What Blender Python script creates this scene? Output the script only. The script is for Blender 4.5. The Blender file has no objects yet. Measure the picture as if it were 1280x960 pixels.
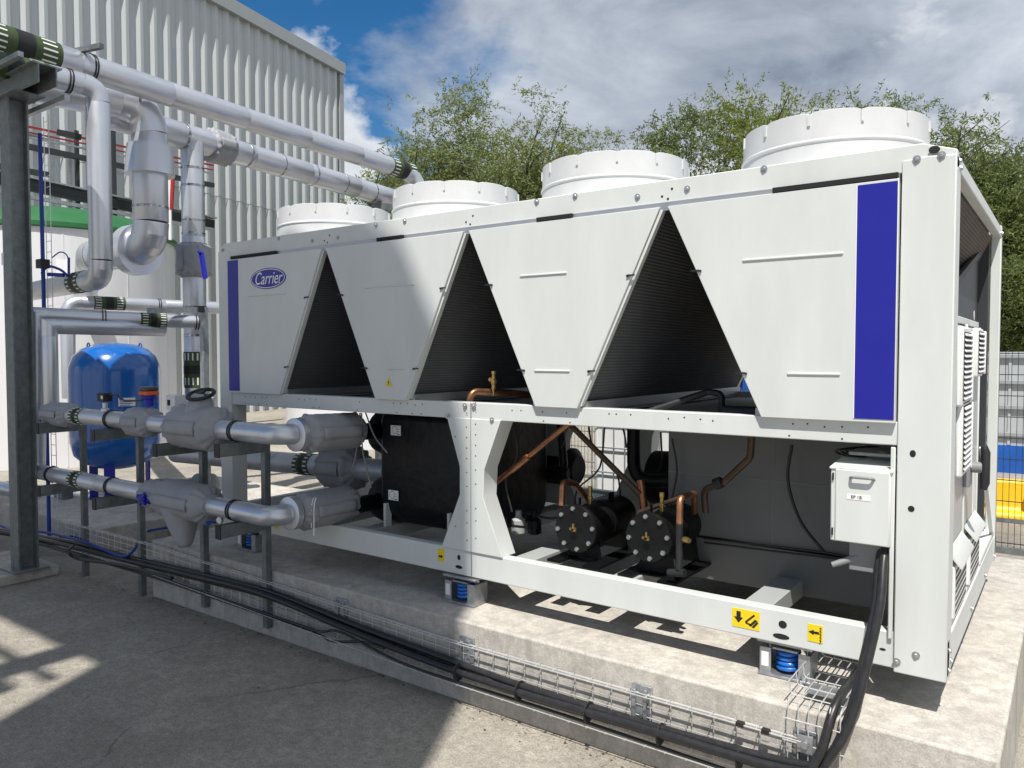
import bpy, bmesh, math, random
import numpy as np
from mathutils import Vector, Matrix
R=math.radians
SC=bpy.context.scene; COL=SC.collection
random.seed(7)
# ---------------------------------------------------------------- camera
CAM=Vector((5.1796,-3.4122,1.8916)); YAW,PITCH,ROLL,FPX=.6285,-.0378,-.0009,968.17
cd=bpy.data.cameras.new('camera'); cam=bpy.data.objects.new('camera',cd); COL.objects.link(cam)
cd.sensor_fit='HORIZONTAL'; cd.sensor_width=36; cd.lens=36*FPX/1280; cd.clip_start=.05; cd.clip_end=2000
fw=Vector((-math.sin(YAW)*math.cos(PITCH),math.cos(YAW)*math.cos(PITCH),math.sin(PITCH)))
rt0=Vector((math.cos(YAW),math.sin(YAW),0)); up0=rt0.cross(fw)
rt=rt0*math.cos(ROLL)+up0*math.sin(ROLL); up=up0*math.cos(ROLL)-rt0*math.sin(ROLL)
cam.matrix_world=Matrix(((rt.x,up.x,-fw.x,CAM.x),(rt.y,up.y,-fw.y,CAM.y),(rt.z,up.z,-fw.z,CAM.z),(0,0,0,1)))
SC.camera=cam
# ---------------------------------------------------------------- light
SUN_EL=R(60); SH=Vector((.447,-.894,0)).normalized()
sd=bpy.data.lights.new('sun','SUN'); sun=bpy.data.objects.new('sun',sd); COL.objects.link(sun)
sd.energy=5.0; sd.angle=R(.53); sd.color=(1,.955,.88)
SV=SH*math.cos(SUN_EL)+Vector((0,0,math.sin(SUN_EL)))
sun.rotation_euler=SV.to_track_quat('Z','Y').to_euler(); sun.location=SV*40
SC.view_settings.view_transform='Standard'; SC.view_settings.look='None'
SC.view_settings.exposure=.22; SC.view_settings.gamma=1
def build_world():
    w=bpy.data.worlds.new('World'); SC.world=w; w.use_nodes=True
    nt=w.node_tree; N=nt.nodes; L=nt.links
    for n in list(N): N.remove(n)
    out=N.new('ShaderNodeOutputWorld'); bg=N.new('ShaderNodeBackground'); bg.inputs[1].default_value=.055
    sky=N.new('ShaderNodeTexSky'); sky.sky_type='NISHITA'; sky.sun_disc=False
    sky.sun_elevation=SUN_EL; sky.sun_rotation=math.atan2(SH.x,SH.y); sky.air_density=1; sky.dust_density=.6; sky.ozone_density=2.2
    tc=N.new('ShaderNodeTexCoord')
    mp=N.new('ShaderNodeMapping'); mp.inputs['Scale'].default_value=(1,1,1.9); mp.inputs['Location'].default_value=(2.3,.9,.4)
    L.new(tc.outputs['Generated'],mp.inputs['Vector'])
    n1=N.new('ShaderNodeTexNoise'); n1.inputs['Scale'].default_value=1.9; n1.inputs['Detail'].default_value=9; n1.inputs['Roughness'].default_value=.56; n1.inputs['Distortion'].default_value=.25
    L.new(mp.outputs[0],n1.inputs['Vector'])
    # the cloud bank thickens towards one side of the sky
    dp=N.new('ShaderNodeVectorMath'); dp.operation='DOT_PRODUCT'; dp.inputs[1].default_value=(.93,.36,0); L.new(tc.outputs['Generated'],dp.inputs[0])
    ma=N.new('ShaderNodeMath'); ma.operation='MULTIPLY_ADD'; ma.inputs[1].default_value=.42; L.new(dp.outputs['Value'],ma.inputs[0]); L.new(n1.outputs['Fac'],ma.inputs[2])
    ramp=N.new('ShaderNodeValToRGB'); ramp.color_ramp.elements[0].position=.365; ramp.color_ramp.elements[1].position=.47
    L.new(ma.outputs[0],ramp.inputs[0])
    n2=N.new('ShaderNodeTexNoise'); n2.inputs['Scale'].default_value=2.7; n2.inputs['Detail'].default_value=10; n2.inputs['Roughness'].default_value=.6; n2.inputs['Distortion'].default_value=.35
    m2=N.new('ShaderNodeMapping'); m2.inputs['Scale'].default_value=(1,1,2.2); m2.inputs['Location'].default_value=(3.1,1.7,.4)
    L.new(tc.outputs['Generated'],m2.inputs['Vector']); L.new(m2.outputs[0],n2.inputs['Vector'])
    r2=N.new('ShaderNodeValToRGB'); r2.color_ramp.elements[0].position=.30; r2.color_ramp.elements[0].color=(2.6,3.4,4.8,1)
    r2.color_ramp.elements[1].position=.66; r2.color_ramp.elements[1].color=(11.2,12.1,13.4,1)
    L.new(n2.outputs['Fac'],r2.inputs[0])
    hs=N.new('ShaderNodeHueSaturation'); hs.inputs['Saturation'].default_value=1.4; hs.inputs['Value'].default_value=1.6; L.new(sky.outputs[0],hs.inputs['Color'])
    mx=N.new('ShaderNodeMixRGB'); L.new(ramp.outputs[0],mx.inputs[0]); L.new(hs.outputs[0],mx.inputs[1]); L.new(r2.outputs[0],mx.inputs[2])
    # low bank of white cumulus round the horizon
    m3=N.new('ShaderNodeMapping'); m3.inputs['Scale'].default_value=(1,1,1.5); m3.inputs['Location'].default_value=(4.2,.6,1.1); L.new(tc.outputs['Generated'],m3.inputs['Vector'])
    n3=N.new('ShaderNodeTexNoise'); n3.inputs['Scale'].default_value=3.4; n3.inputs['Detail'].default_value=9; n3.inputs['Roughness'].default_value=.55; L.new(m3.outputs[0],n3.inputs['Vector'])
    sx=N.new('ShaderNodeSeparateXYZ'); L.new(tc.outputs['Generated'],sx.inputs[0])
    lv=N.new('ShaderNodeMath'); lv.operation='MULTIPLY_ADD'; lv.inputs[1].default_value=-.9; L.new(sx.outputs['Z'],lv.inputs[0]); L.new(n3.outputs['Fac'],lv.inputs[2])
    r3=N.new('ShaderNodeValToRGB'); r3.color_ramp.elements[0].position=.27; r3.color_ramp.elements[1].position=.33; L.new(lv.outputs[0],r3.inputs[0])
    r4=N.new('ShaderNodeValToRGB'); r4.color_ramp.elements[0].position=.27; r4.color_ramp.elements[0].color=(13.5,13.9,14.4,1); r4.color_ramp.elements[1].position=.5; r4.color_ramp.elements[1].color=(7.5,8.4,9.8,1); L.new(lv.outputs[0],r4.inputs[0])
    m4=N.new('ShaderNodeMixRGB'); L.new(r3.outputs[0],m4.inputs[0]); L.new(mx.outputs[0],m4.inputs[1]); L.new(r4.outputs[0],m4.inputs[2]); mx=m4
    L.new(mx.outputs[0],bg.inputs[0]); L.new(bg.outputs[0],out.inputs[0])
build_world()
# ---------------------------------------------------------------- pixel -> place (1280x960 photograph pixels)
def ray(u,v): return fw+rt*((u-640)/FPX)-up*((v-480)/FPX)
def pd(u,v,k): return CAM+ray(u,v)*k
def pz(u,v,z): d=ray(u,v); return CAM+d*((z-CAM.z)/d.z)
def py(u,v,y): d=ray(u,v); return CAM+d*((y-CAM.y)/d.y)
def px(u,v,x): d=ray(u,v); return CAM+d*((x-CAM.x)/d.x)
# ---------------------------------------------------------------- materials
MT={}
def mat(name,col,rough=.5,metal=0,var=.08,scale=4,bump=0,bscale=40,detail=5,stretch=(1,1,1),spec=.5,rv=.08,dark=None,coat=0,dist=0,ridge=False):
    m=bpy.data.materials.new(name); m.use_nodes=True; N=m.node_tree.nodes; L=m.node_tree.links
    b=N['Principled BSDF']; b.inputs['Metallic'].default_value=metal; b.inputs['Specular IOR Level'].default_value=spec
    if coat: b.inputs['Coat Weight'].default_value=coat; b.inputs['Coat Roughness'].default_value=.08
    tc=N.new('ShaderNodeTexCoord'); mp=N.new('ShaderNodeMapping'); mp.inputs['Scale'].default_value=stretch
    L.new(tc.outputs['Object'],mp.inputs[0])
    n=N.new('ShaderNodeTexNoise'); n.inputs['Scale'].default_value=scale; n.inputs['Detail'].default_value=detail; n.inputs['Roughness'].default_value=.62
    L.new(mp.outputs[0],n.inputs['Vector'])
    r=N.new('ShaderNodeValToRGB'); e=r.color_ramp.elements; e[0].position=.3; e[1].position=.7
    lo=dark if dark else [c*(1-var) for c in col]
    e[0].color=(*lo,1); e[1].color=(*[min(1,c*(1+var*.6)) for c in col],1)
    L.new(n.outputs['Fac'],r.inputs[0]); L.new(r.outputs[0],b.inputs['Base Color'])
    mr=N.new('ShaderNodeMapRange'); mr.inputs[3].default_value=max(.02,rough-rv); mr.inputs[4].default_value=min(1,rough+rv)
    L.new(n.outputs['Fac'],mr.inputs[0]); L.new(mr.outputs[0],b.inputs['Roughness'])
    if bump:
        n2=N.new('ShaderNodeTexNoise'); n2.inputs['Scale'].default_value=bscale; n2.inputs['Detail'].default_value=4
        L.new(mp.outputs[0],n2.inputs['Vector'])
        if ridge: n2.noise_type='RIDGED_MULTIFRACTAL'
        n2.inputs['Distortion'].default_value=dist; bp=N.new('ShaderNodeBump'); bp.inputs['Strength'].default_value=bump; bp.inputs['Distance'].default_value=.01 if not dist else .02
        L.new(n2.outputs['Fac'],bp.inputs['Height']); L.new(bp.outputs[0],b.inputs['Normal'])
    MT[name]=m; return m
def concrete(name,base,dark,pale,big=.5,crack=True,streak=False,rough_tex=1.0,gr=1.0):
    m=bpy.data.materials.new(name); m.use_nodes=True; N=m.node_tree.nodes; L=m.node_tree.links; b=N['Principled BSDF']
    b.inputs['Specular IOR Level'].default_value=.3
    tc=N.new('ShaderNodeTexCoord'); V=tc.outputs['Object']
    def noise(s,d=6,ro=.62,vec=V):
        n=N.new('ShaderNodeTexNoise'); n.inputs['Scale'].default_value=s; n.inputs['Detail'].default_value=d; n.inputs['Roughness'].default_value=ro; L.new(vec,n.inputs['Vector']); return n.outputs['Fac']
    def ramp(f,a,b_,ca,cb):
        r=N.new('ShaderNodeValToRGB'); r.color_ramp.elements[0].position=a; r.color_ramp.elements[1].position=b_
        r.color_ramp.elements[0].color=(*ca,1); r.color_ramp.elements[1].color=(*cb,1); L.new(f,r.inputs[0]); return r.outputs[0]
    def mix(f,a,b_,mode='MIX'):
        x=N.new('ShaderNodeMixRGB'); x.blend_type=mode
        if isinstance(f,float): x.inputs[0].default_value=f
        else: L.new(f,x.inputs[0])
        for i,s in ((1,a),(2,b_)):
            if isinstance(s,tuple): x.inputs[i].default_value=(*s,1)
            else: L.new(s,x.inputs[i])
        return x.outputs[0]
    c=ramp(noise(big,8,.6),.36,.64,dark,base)
    c=mix(ramp(noise(big*5,7,.7),.45,.7,(0,0,0),(.75,.75,.75)),c,pale)
    c=mix(ramp(noise(14,5,.7),.4,.62,(.55,.55,.55),(0,0,0)),c,tuple(x*.62 for x in base))
    sp=ramp(noise(120,3,.7),.38,.62,(1-.28*gr,)*3,(1+.18*gr,)*3); c=mix(1.0,c,sp,'MULTIPLY')
    grit=ramp(noise(38,4,.75),.36,.6,(1-.2*gr,)*3,(1+.06*gr,)*3); c=mix(1.0,c,grit,'MULTIPLY')
    if streak:
        mp=N.new('ShaderNodeMapping'); mp.inputs['Scale'].default_value=(5,5,.5); L.new(V,mp.inputs[0])
        st=ramp(noise(1.6,6,.7,mp.outputs[0]),.5,.72,(0,0,0),(.7,.7,.7)); c=mix(st,c,tuple(x*.55 for x in dark))
    if crack:
        dn=N.new('ShaderNodeTexNoise'); dn.inputs['Scale'].default_value=1.3; dn.inputs['Detail'].default_value=6; L.new(V,dn.inputs['Vector'])
        ad=N.new('ShaderNodeMixRGB'); ad.blend_type='ADD'; ad.inputs[0].default_value=.5; L.new(V,ad.inputs[1]); L.new(dn.outputs['Color'],ad.inputs[2])
        vo=N.new('ShaderNodeTexVoronoi'); vo.feature='DISTANCE_TO_EDGE'; vo.inputs['Scale'].default_value=.30; L.new(ad.outputs[0],vo.inputs['Vector'])
        cr=ramp(vo.outputs['Distance'],.001,.004,(.4,.4,.4),(0,0,0)); gate=ramp(noise(.8,3),.52,.58,(0,0,0),(1,1,1)); cr=mix(1.0,cr,gate,'MULTIPLY')
        c=mix(cr,c,(.03,.03,.028))
    L.new(c,b.inputs['Base Color']); b.inputs['Roughness'].default_value=.88
    bp=N.new('ShaderNodeBump'); bp.inputs['Strength'].default_value=.55*rough_tex; bp.inputs['Distance'].default_value=.012
    hs=N.new('ShaderNodeMath'); hs.operation='ADD'; L.new(noise(60,5,.7),hs.inputs[0]); L.new(noise(11,5,.6),hs.inputs[1])
    L.new(hs.outputs[0],bp.inputs['Height']); L.new(bp.outputs[0],b.inputs['Normal'])
    MT[name]=m
concrete('yard',(.42,.385,.33),(.27,.247,.213),(.52,.48,.415),.55)
concrete('plinth',(.57,.535,.485),(.49,.457,.41),(.64,.61,.56),.9,crack=False,streak=True,rough_tex=.45,gr=.5)
mat('paint',(.63,.655,.645),.42,var=.07,scale=2.2,detail=9,stretch=(2.2,2.2,.6),bump=.03,bscale=5)
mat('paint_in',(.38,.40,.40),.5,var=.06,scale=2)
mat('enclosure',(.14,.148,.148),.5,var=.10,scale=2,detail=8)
mat('leaf_litter',(.10,.075,.04),.9,var=.4,scale=30)
mat('grit',(.24,.22,.19),.95,var=.4,scale=60)
mat('blue_paint',(.013,.015,.29),.38,var=.04)
mat('blue_logo',(.02,.025,.30),.4,var=.02)
mat('white_print',(.82,.83,.84),.5,var=.02)
mat('cowl',(.60,.61,.62),.45,var=.07,scale=5,detail=8)
mat('coil_frame',(.45,.46,.48),.4,.7,var=.1)
mat('foil',(.62,.645,.70),.34,.66,var=.05,scale=4,bump=.02,bscale=9,rv=.06)
mat('foil_dull',(.52,.54,.58),.42,.6,var=.12,scale=6,bump=.05,bscale=9)
mat('galv',(.42,.44,.46),.45,.75,var=.28,scale=22,rv=.12)
mat('galv_dark',(.20,.22,.225),.5,.45,var=.3,scale=14,rv=.1)
mat('wire',(.66,.67,.67),.4,.5,var=.1)
mat('jacket',(.31,.32,.345),.55,var=.10,scale=7,bump=.55,bscale=4.5,dist=.8,ridge=True)
mat('rubber',(.016,.017,.019),.55,var=.3,scale=12,bump=.1,bscale=60)
mat('cable',(.022,.022,.024),.36,var=.3,scale=30,rv=.1)
mat('black_wrap',(.006,.007,.010),.42,var=.4,scale=5,bump=.8,bscale=11,rv=.1,spec=.3)
mat('band',(.45,.46,.48),.25,.95,var=.8,scale=34,rv=.1)
mat('black_steel',(.005,.0055,.0065),.42,spec=.35,var=.3,scale=9,bump=.08,bscale=70)
mat('copper',(.42,.20,.11),.38,.85,var=.4,scale=16,rv=.12)
mat('copper_dark',(.10,.065,.045),.5,.5,var=.4,scale=16)
mat('brass',(.50,.36,.13),.32,.9,var=.2,scale=20)
mat('bolt',(.50,.51,.52),.38,.85,var=.2,scale=40)
mat('hole',(.01,.01,.011),.8,var=.1)
mat('yellow',(.80,.60,.01),.5,var=.05)
mat('black_print',(.012,.012,.013),.6,var=.1)
mat('spring_blue',(.01,.14,.55),.35,var=.1,coat=.3)
mat('vessel_blue',(.008,.115,.42),.20,var=.06,coat=.6,rv=.03)
mat('tank_white',(.70,.70,.72),.4,var=.09,scale=1.0,detail=8,stretch=(3,3,.35))
mat('green',(.022,.135,.042),.45,var=.12)
mat('clad',(.49,.52,.53),.45,.1,var=.13,scale=1.1,detail=8,stretch=(2.5,2.5,.22))
mat('clad_trim',(.36,.38,.39),.45,.2,var=.05)
mat('pipe_green',(.045,.075,.022),.5,var=.2,scale=30)
mat('cable_blue',(.012,.04,.30),.4,var=.1)
mat('lever_blue',(.01,.015,.35),.45,var=.1)
mat('orange',(.72,.13,.02),.5,var=.06)
mat('red',(.35,.02,.02),.5,var=.1)
mat('plastic_grey',(.22,.23,.24),.5,var=.08)
mat('plastic_white',(.74,.75,.75),.45,var=.03)
mat('glass_grey',(.06,.065,.07),.2,var=.1)
mat('door_metal',(.50,.52,.53),.42,.25,var=.08,scale=2)
mat('barrier',(.85,.50,.01),.45,var=.12,scale=5)
mat('skip_blue',(.008,.10,.42),.45,var=.15,scale=3)
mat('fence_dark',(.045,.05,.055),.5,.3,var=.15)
mat('bark',(.10,.085,.065),.9,var=.35,scale=9,bump=.6,bscale=18)
def coilmat(name,base):
    m=bpy.data.materials.new(name); m.use_nodes=True; N=m.node_tree.nodes; L=m.node_tree.links; b=N['Principled BSDF']
    tc=N.new('ShaderNodeTexCoord'); w=N.new('ShaderNodeTexWave'); w.bands_direction='Z'; w.inputs['Scale'].default_value=20; w.inputs['Distortion'].default_value=.0
    L.new(tc.outputs['Object'],w.inputs[0]); r=N.new('ShaderNodeValToRGB'); r.color_ramp.elements[0].color=(*[c*.62 for c in base],1); r.color_ramp.elements[1].color=(*base,1)
    n=N.new('ShaderNodeTexNoise'); n.inputs['Scale'].default_value=3; L.new(tc.outputs['Object'],n.inputs[0])
    L.new(w.outputs['Fac'],r.inputs[0]); x=N.new('ShaderNodeMixRGB'); x.blend_type='MULTIPLY'; x.inputs[0].default_value=.5; L.new(r.outputs[0],x.inputs[1]); L.new(n.outputs['Fac'],x.inputs[2])
    L.new(x.outputs[0],b.inputs['Base Color']); b.inputs['Roughness'].default_value=.75; b.inputs['Specular IOR Level'].default_value=.25
    bp=N.new('ShaderNodeBump'); bp.inputs['Strength'].default_value=.4; bp.inputs['Distance'].default_value=.005; L.new(w.outputs['Fac'],bp.inputs['Height']); L.new(bp.outputs[0],b.inputs['Normal']); MT[name]=m
coilmat('coil',(.16,.165,.178)); coilmat('coil_brown',(.16,.125,.10))
def leafmat(name,a,bc):
    m=bpy.data.materials.new(name); m.use_nodes=True; N=m.node_tree.nodes; L=m.node_tree.links; b=N['Principled BSDF']; o=N['Material Output']
    g=N.new('ShaderNodeNewGeometry'); r=N.new('ShaderNodeValToRGB'); r.color_ramp.elements[0].color=(*a,1); r.color_ramp.elements[1].color=(*bc,1)
    L.new(g.outputs['Random Per Island'],r.inputs[0]); L.new(r.outputs[0],b.inputs['Base Color']); b.inputs['Roughness'].default_value=.6; b.inputs['Specular IOR Level'].default_value=.25
    t=N.new('ShaderNodeBsdfTranslucent'); L.new(r.outputs[0],t.inputs[0]); x=N.new('ShaderNodeMixShader'); x.inputs[0].default_value=.42
    L.new(b.outputs[0],x.inputs[1]); L.new(t.outputs[0],x.inputs[2]); L.new(x.outputs[0],o.inputs[0]); MT[name]=m
leafmat('leaf_a',(.125,.165,.032),(.29,.32,.09)); leafmat('leaf_b',(.095,.135,.036),(.23,.275,.10)); leafmat('leaf_c',(.14,.18,.065),(.31,.34,.16))
# ---------------------------------------------------------------- mesh helpers
ORG={}
class M:
    def __init__(s): s.v=[]; s.f=[]
    def add(s,vs,fs):
        k=len(s.v); s.v+= [tuple(x) for x in vs]; s.f+=[tuple(i+k for i in f) for f in fs]; return s
    def box(s,x0,x1,y0,y1,z0,z1):
        return s.add([(x,y,z) for x in (x0,x1) for y in (y0,y1) for z in (z0,z1)],[(0,1,3,2),(4,6,7,5),(0,4,5,1),(2,3,7,6),(0,2,6,4),(1,5,7,3)])
    def bar(s,p,q,w,h,upv=(0,0,1)):
        p,q=Vector(p),Vector(q); d=(q-p).normalized(); u=Vector(upv)
        if abs(d.dot(u))>.95: u=Vector((0,1,0))
        a=d.cross(u).normalized()*w/2; b=a.cross(d).normalized()*h/2
        return s.add([p-a-b,p+a-b,p+a+b,p-a+b,q-a-b,q+a-b,q+a+b,q-a+b],[(0,1,2,3),(7,6,5,4),(0,4,5,1),(1,5,6,2),(2,6,7,3),(3,7,4,0)])
    def prism(s,poly,vec):
        n=len(poly); P=[Vector(p) for p in poly]; vec=Vector(vec)
        nm=Vector((0,0,0))
        for i in range(n): nm+=P[i].cross(P[(i+1)%n])
        if nm.dot(vec)>0: P.reverse()
        return s.add(P+[p+vec for p in P],[tuple(range(n)),tuple(range(2*n-1,n-1,-1))]+[((i+1)%n,i,n+i,n+(i+1)%n) for i in range(n)])
    def tube(s,pts,r,n=16,cap=True,up=None):
        P=[Vector(p) for p in pts]; m=len(P); rs=r if isinstance(r,(list,tuple)) else [r]*m
        T=[]
        for i in range(m):
            a=(P[i]-P[i-1]).normalized() if i>0 else None; b=(P[i+1]-P[i]).normalized() if i<m-1 else None
            T.append(((a or b)+(b or a)).normalized())
        u=Vector((0,0,1)) if abs(T[0].z)<.9 else Vector((0,1,0))
        u=(u-T[0]*u.dot(T[0])).normalized(); vs=[]
        for i in range(m):
            u=(u-T[i]*u.dot(T[i])).normalized(); w=T[i].cross(u)
            k=1.0
            if 0<i<m-1:
                c=(P[i]-P[i-1]).normalized().dot(T[i]); k=1/max(c,.5)
            for j in range(n):
                t=2*math.pi*j/n; vs.append(P[i]+(u*math.cos(t)+w*math.sin(t))*rs[i])
        fs=[(i*n+j,i*n+(j+1)%n,(i+1)*n+(j+1)%n,(i+1)*n+j) for i in range(m-1) for j in range(n)]
        if cap: fs+=[tuple(range(n-1,-1,-1)),tuple((m-1)*n+j for j in range(n))]
        return s.add(vs,fs)
    def lathe(s,prof,o,ax=(0,0,1),n=24,wob=None):
        o=Vector(o); a=Vector(ax).normalized(); u=Vector((1,0,0)) if abs(a.x)<.9 else Vector((0,1,0)); u=(u-a*u.dot(a)).normalized(); w=a.cross(u); vs=[]
        for i,(r,h) in enumerate(prof):
            for j in range(n):
                t=2*math.pi*j/n; rr=r*(wob(i,j,t) if wob else 1); vs.append(o+a*h+(u*math.cos(t)+w*math.sin(t))*rr)
        m=len(prof); fs=[(i*n+j,i*n+(j+1)%n,(i+1)*n+(j+1)%n,(i+1)*n+j) for i in range(m-1) for j in range(n)]
        fs+=[tuple(range(n-1,-1,-1)),tuple((m-1)*n+j for j in range(n))]
        return s.add(vs,fs)
    def build(s,name,mt,par=None,smooth=True,bev=0,ang=38):
        o0=ORG.get(par.name,Vector((0,0,0))) if par else Vector((0,0,0))
        if par is None: # top level mesh: origin at base centre
            A=np.array(s.v); o0=Vector(((A[:,0].min()+A[:,0].max())/2,(A[:,1].min()+A[:,1].max())/2,A[:,2].min()))
        me=bpy.data.meshes.new(name); me.from_pydata([(x-o0.x,y-o0.y,z-o0.z) for x,y,z in s.v],[],s.f)
        me.materials.append(MT[mt]); o=bpy.data.objects.new(name,me); COL.objects.link(o)
        if smooth:
            me.polygons.foreach_set('use_smooth',[True]*len(me.polygons)); me.set_sharp_from_angle(angle=R(ang))
        if par: o.parent=par
        else: o.location=o0
        ORG[o.name]=o0
        if bev:
            b=o.modifiers.new('bevel','BEVEL'); b.width=bev; b.segments=2; b.limit_method='ANGLE'; b.angle_limit=R(40)
        return o
def thing(name,loc,label,cat,group=None):
    o=bpy.data.objects.new(name,None); COL.objects.link(o); o.location=loc; o.empty_display_size=.2; ORG[o.name]=Vector(loc)
    o['label']=label; o['category']=cat
    if group: o['group']=group
    return o
def tag(o,label=None,cat=None,group=None,kind=None):
    for k,v in (('label',label),('category',cat),('group',group),('kind',kind)):
        if v: o[k]=v
    return o
def kids(o): return [c for c in bpy.data.objects if c.parent==o]
def copy_tree(o,par=None,dloc=None):
    c=o.copy(); COL.objects.link(c); c.parent=par
    if dloc is not None: c.location=Vector(o.location)+Vector(dloc); ORG[c.name]=Vector(c.location)
    for k in kids(o): copy_tree(k,c)
    return c
def inst(o,loc,par,rot=None):   # another piece sharing o's mesh; loc = world position, o's mesh is around its own origin
    c=bpy.data.objects.new(o.name.split('.')[0],o.data); COL.objects.link(c); c.parent=par
    c.location=Vector(loc)-ORG[par.name] if par else loc
    if rot: c.rotation_euler=rot
    for m in o.modifiers:
        n=c.modifiers.new(m.name,m.type); n.width=m.width; n.segments=m.segments
    return c
def local(name,mb,mt,loc,par,**k):  # mesh given round (0,0,0), placed at world loc
    me=M(); o0=ORG[par.name]; me.v=[(x+o0.x,y+o0.y,z+o0.z) for x,y,z in mb.v]; me.f=mb.f
    o=me.build(name,mt,par,**k); o.location=Vector(loc)-o0; return o
def fillet(pts,r,n=7):
    P=[Vector(p) for p in pts]; out=[P[0]]
    for i in range(1,len(P)-1):
        a=(P[i-1]-P[i]); b=(P[i+1]-P[i]); la,lb=a.length,b.length; a.normalize(); b.normalize()
        th=a.angle(b); d=min(r/math.tan(th/2),la*.49,lb*.49); p0=P[i]+a*d; p1=P[i]+b*d
        for k in range(n+1):
            t=k/n; out.append(p0*(1-t)**2+P[i]*2*t*(1-t)+p1*t*t)
    return out+[P[-1]]
def smoothpath(pts,n=6):
    P=[Vector(p) for p in pts]; P=[P[0]*2-P[1]]+P+[P[-1]*2-P[-2]]; out=[]
    for i in range(1,len(P)-2):
        for k in range(n):
            t=k/n; a,b,c,d=P[i-1],P[i],P[i+1],P[i+2]
            out.append(.5*((2*b)+(c-a)*t+(2*a-5*b+4*c-d)*t*t+(3*b-a-3*c+d)*t**3))
    return out+[P[-2]]
def text_mesh(body,size,shear=0,xs=1):
    cu=bpy.data.curves.new('lettering','FONT'); cu.body=body; cu.size=size; cu.shear=shear; cu.align_x='CENTER'; cu.align_y='CENTER'; cu.extrude=.0006
    o=bpy.data.objects.new('lettering',cu); COL.objects.link(o); dg=bpy.context.evaluated_depsgraph_get(); dg.update()
    me=bpy.data.meshes.new_from_object(o.evaluated_get(dg)); bpy.data.objects.remove(o); bpy.data.curves.remove(cu)
    mb=M(); mb.v=[(v.co.x*xs,-v.co.z,v.co.y) for v in me.vertices]; mb.f=[tuple(p.vertices) for p in me.polygons]; bpy.data.meshes.remove(me); return mb
# ================================================================ SETTING
g=M(); g.add([(-150,-150,0),(150,-150,0),(150,150,0),(-150,150,0)],[(0,1,2,3)])
tag(g.build('ground','yard',smooth=False),kind='structure')
PYF,PZT=-.218,.4516
def slab(name,x0,x1,y0,y1,z0,z1,label,cat='plinth',mt='plinth'):
    m=M(); m.box(x0,x1,y0,y1,z0,z1); return tag(m.build(name,mt,bev=.012),label,cat)
slab('concrete_plinth',-.62,4.995,PYF,3.05,.0,PZT,'long raised concrete plinth under the white chiller')
slab('concrete_pad',-4.4,-2.25,.15,2.7,.0,.25,'low concrete pad under the blue pressure vessel','pad')
slab('concrete_footing',-2.75,-1.86,-1.05,-.36,.0,.09,'small concrete footing under the tall steel column','footing')
# ================================================================ CHILLER
CH=thing('air_cooled_chiller',(2.4,1.1,.617),'large white chiller with dark V coils and blue end stripes on the plinth','chiller')
ZB0,ZB1,ZM0,ZM1,ZA,ZT=.617,.767,1.526,1.621,2.60,2.715; LX,WY=4.8,2.25
def P(name,m,mt,par=CH,**k): return m.build(name,mt,par,**k)
def bx(name,a,mt,par=CH,bev=.004,**k): m=M(); m.box(*a); return m.build(name,mt,par,bev=bev,**k)
# frame
for y0,y1 in ((0,.07),(WY-.07,WY)):
    m=M(); m.box(.0,4.8,y0+.004,y1-.004,ZB0,ZB1); P('base_beam',m,'paint',bev=.006)
    bx('middle_beam',(.14,4.61,y0,y1,ZM0,ZM1),'paint',bev=.004)
bx('end_beam',(4.735,4.797,.07,WY-.07,ZB0,ZB1-.004),'paint'); bx('end_beam',(.003,.06,.07,WY-.07,ZB0,ZB1-.004),'paint')
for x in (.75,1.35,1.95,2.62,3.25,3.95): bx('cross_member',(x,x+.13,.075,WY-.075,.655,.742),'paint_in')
for sgn,y in ((1,0),(-1,WY)):
    for side in (0,1):
        xa,xb=(.0,.14) if side==0 else (4.61,4.8); xc=xb if side==0 else xa; xo=xa if side==0 else xb
        if sgn<0 and side==1: xa=4.745
        m=M(); m.prism([(xa,y-sgn*.008,.607),(xb,y-sgn*.008,.607),(xb,y-sgn*.008,2.655),((xa+xb)/2,y-sgn*.008,2.662),(xa,y-sgn*.008,2.655)],(0,sgn*(.13 if sgn>0 else .06),0)); P('corner_post',m,'paint',bev=.005)
    m=M(); m.prism([(0,y,2.608),(0,y,2.672),(.07,y,ZT),(4.68,y,ZT),(4.8,y,2.675),(4.8,y,2.608)],(0,sgn*.06,0)); P('top_rail',m,'paint',bev=.004)
    m=M(); m.prism([(x,y-sgn*.006,z) for x,z in ((2.235,1.530),(2.33,1.25),(2.33,1.09),(2.19,.765),(2.635,.765),(2.50,1.09),(2.51,1.25),(2.625,1.530))],(0,sgn*.13,0)); P('waisted_post',m,'paint',bev=.004)
bx('post_seam',(2.413,2.4165,-.0075,-.004,.62,1.62),'plastic_grey',bev=0)
m=M(); m.box(.06,4.74,.06,WY-.06,2.665,2.69); P('top_deck',m,'paint')
for x0,x1 in ((0,.05),(4.752,4.797)): bx('top_end_rail',(x0,x1,.06,WY-.06,2.612,2.668),'paint')
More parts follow.
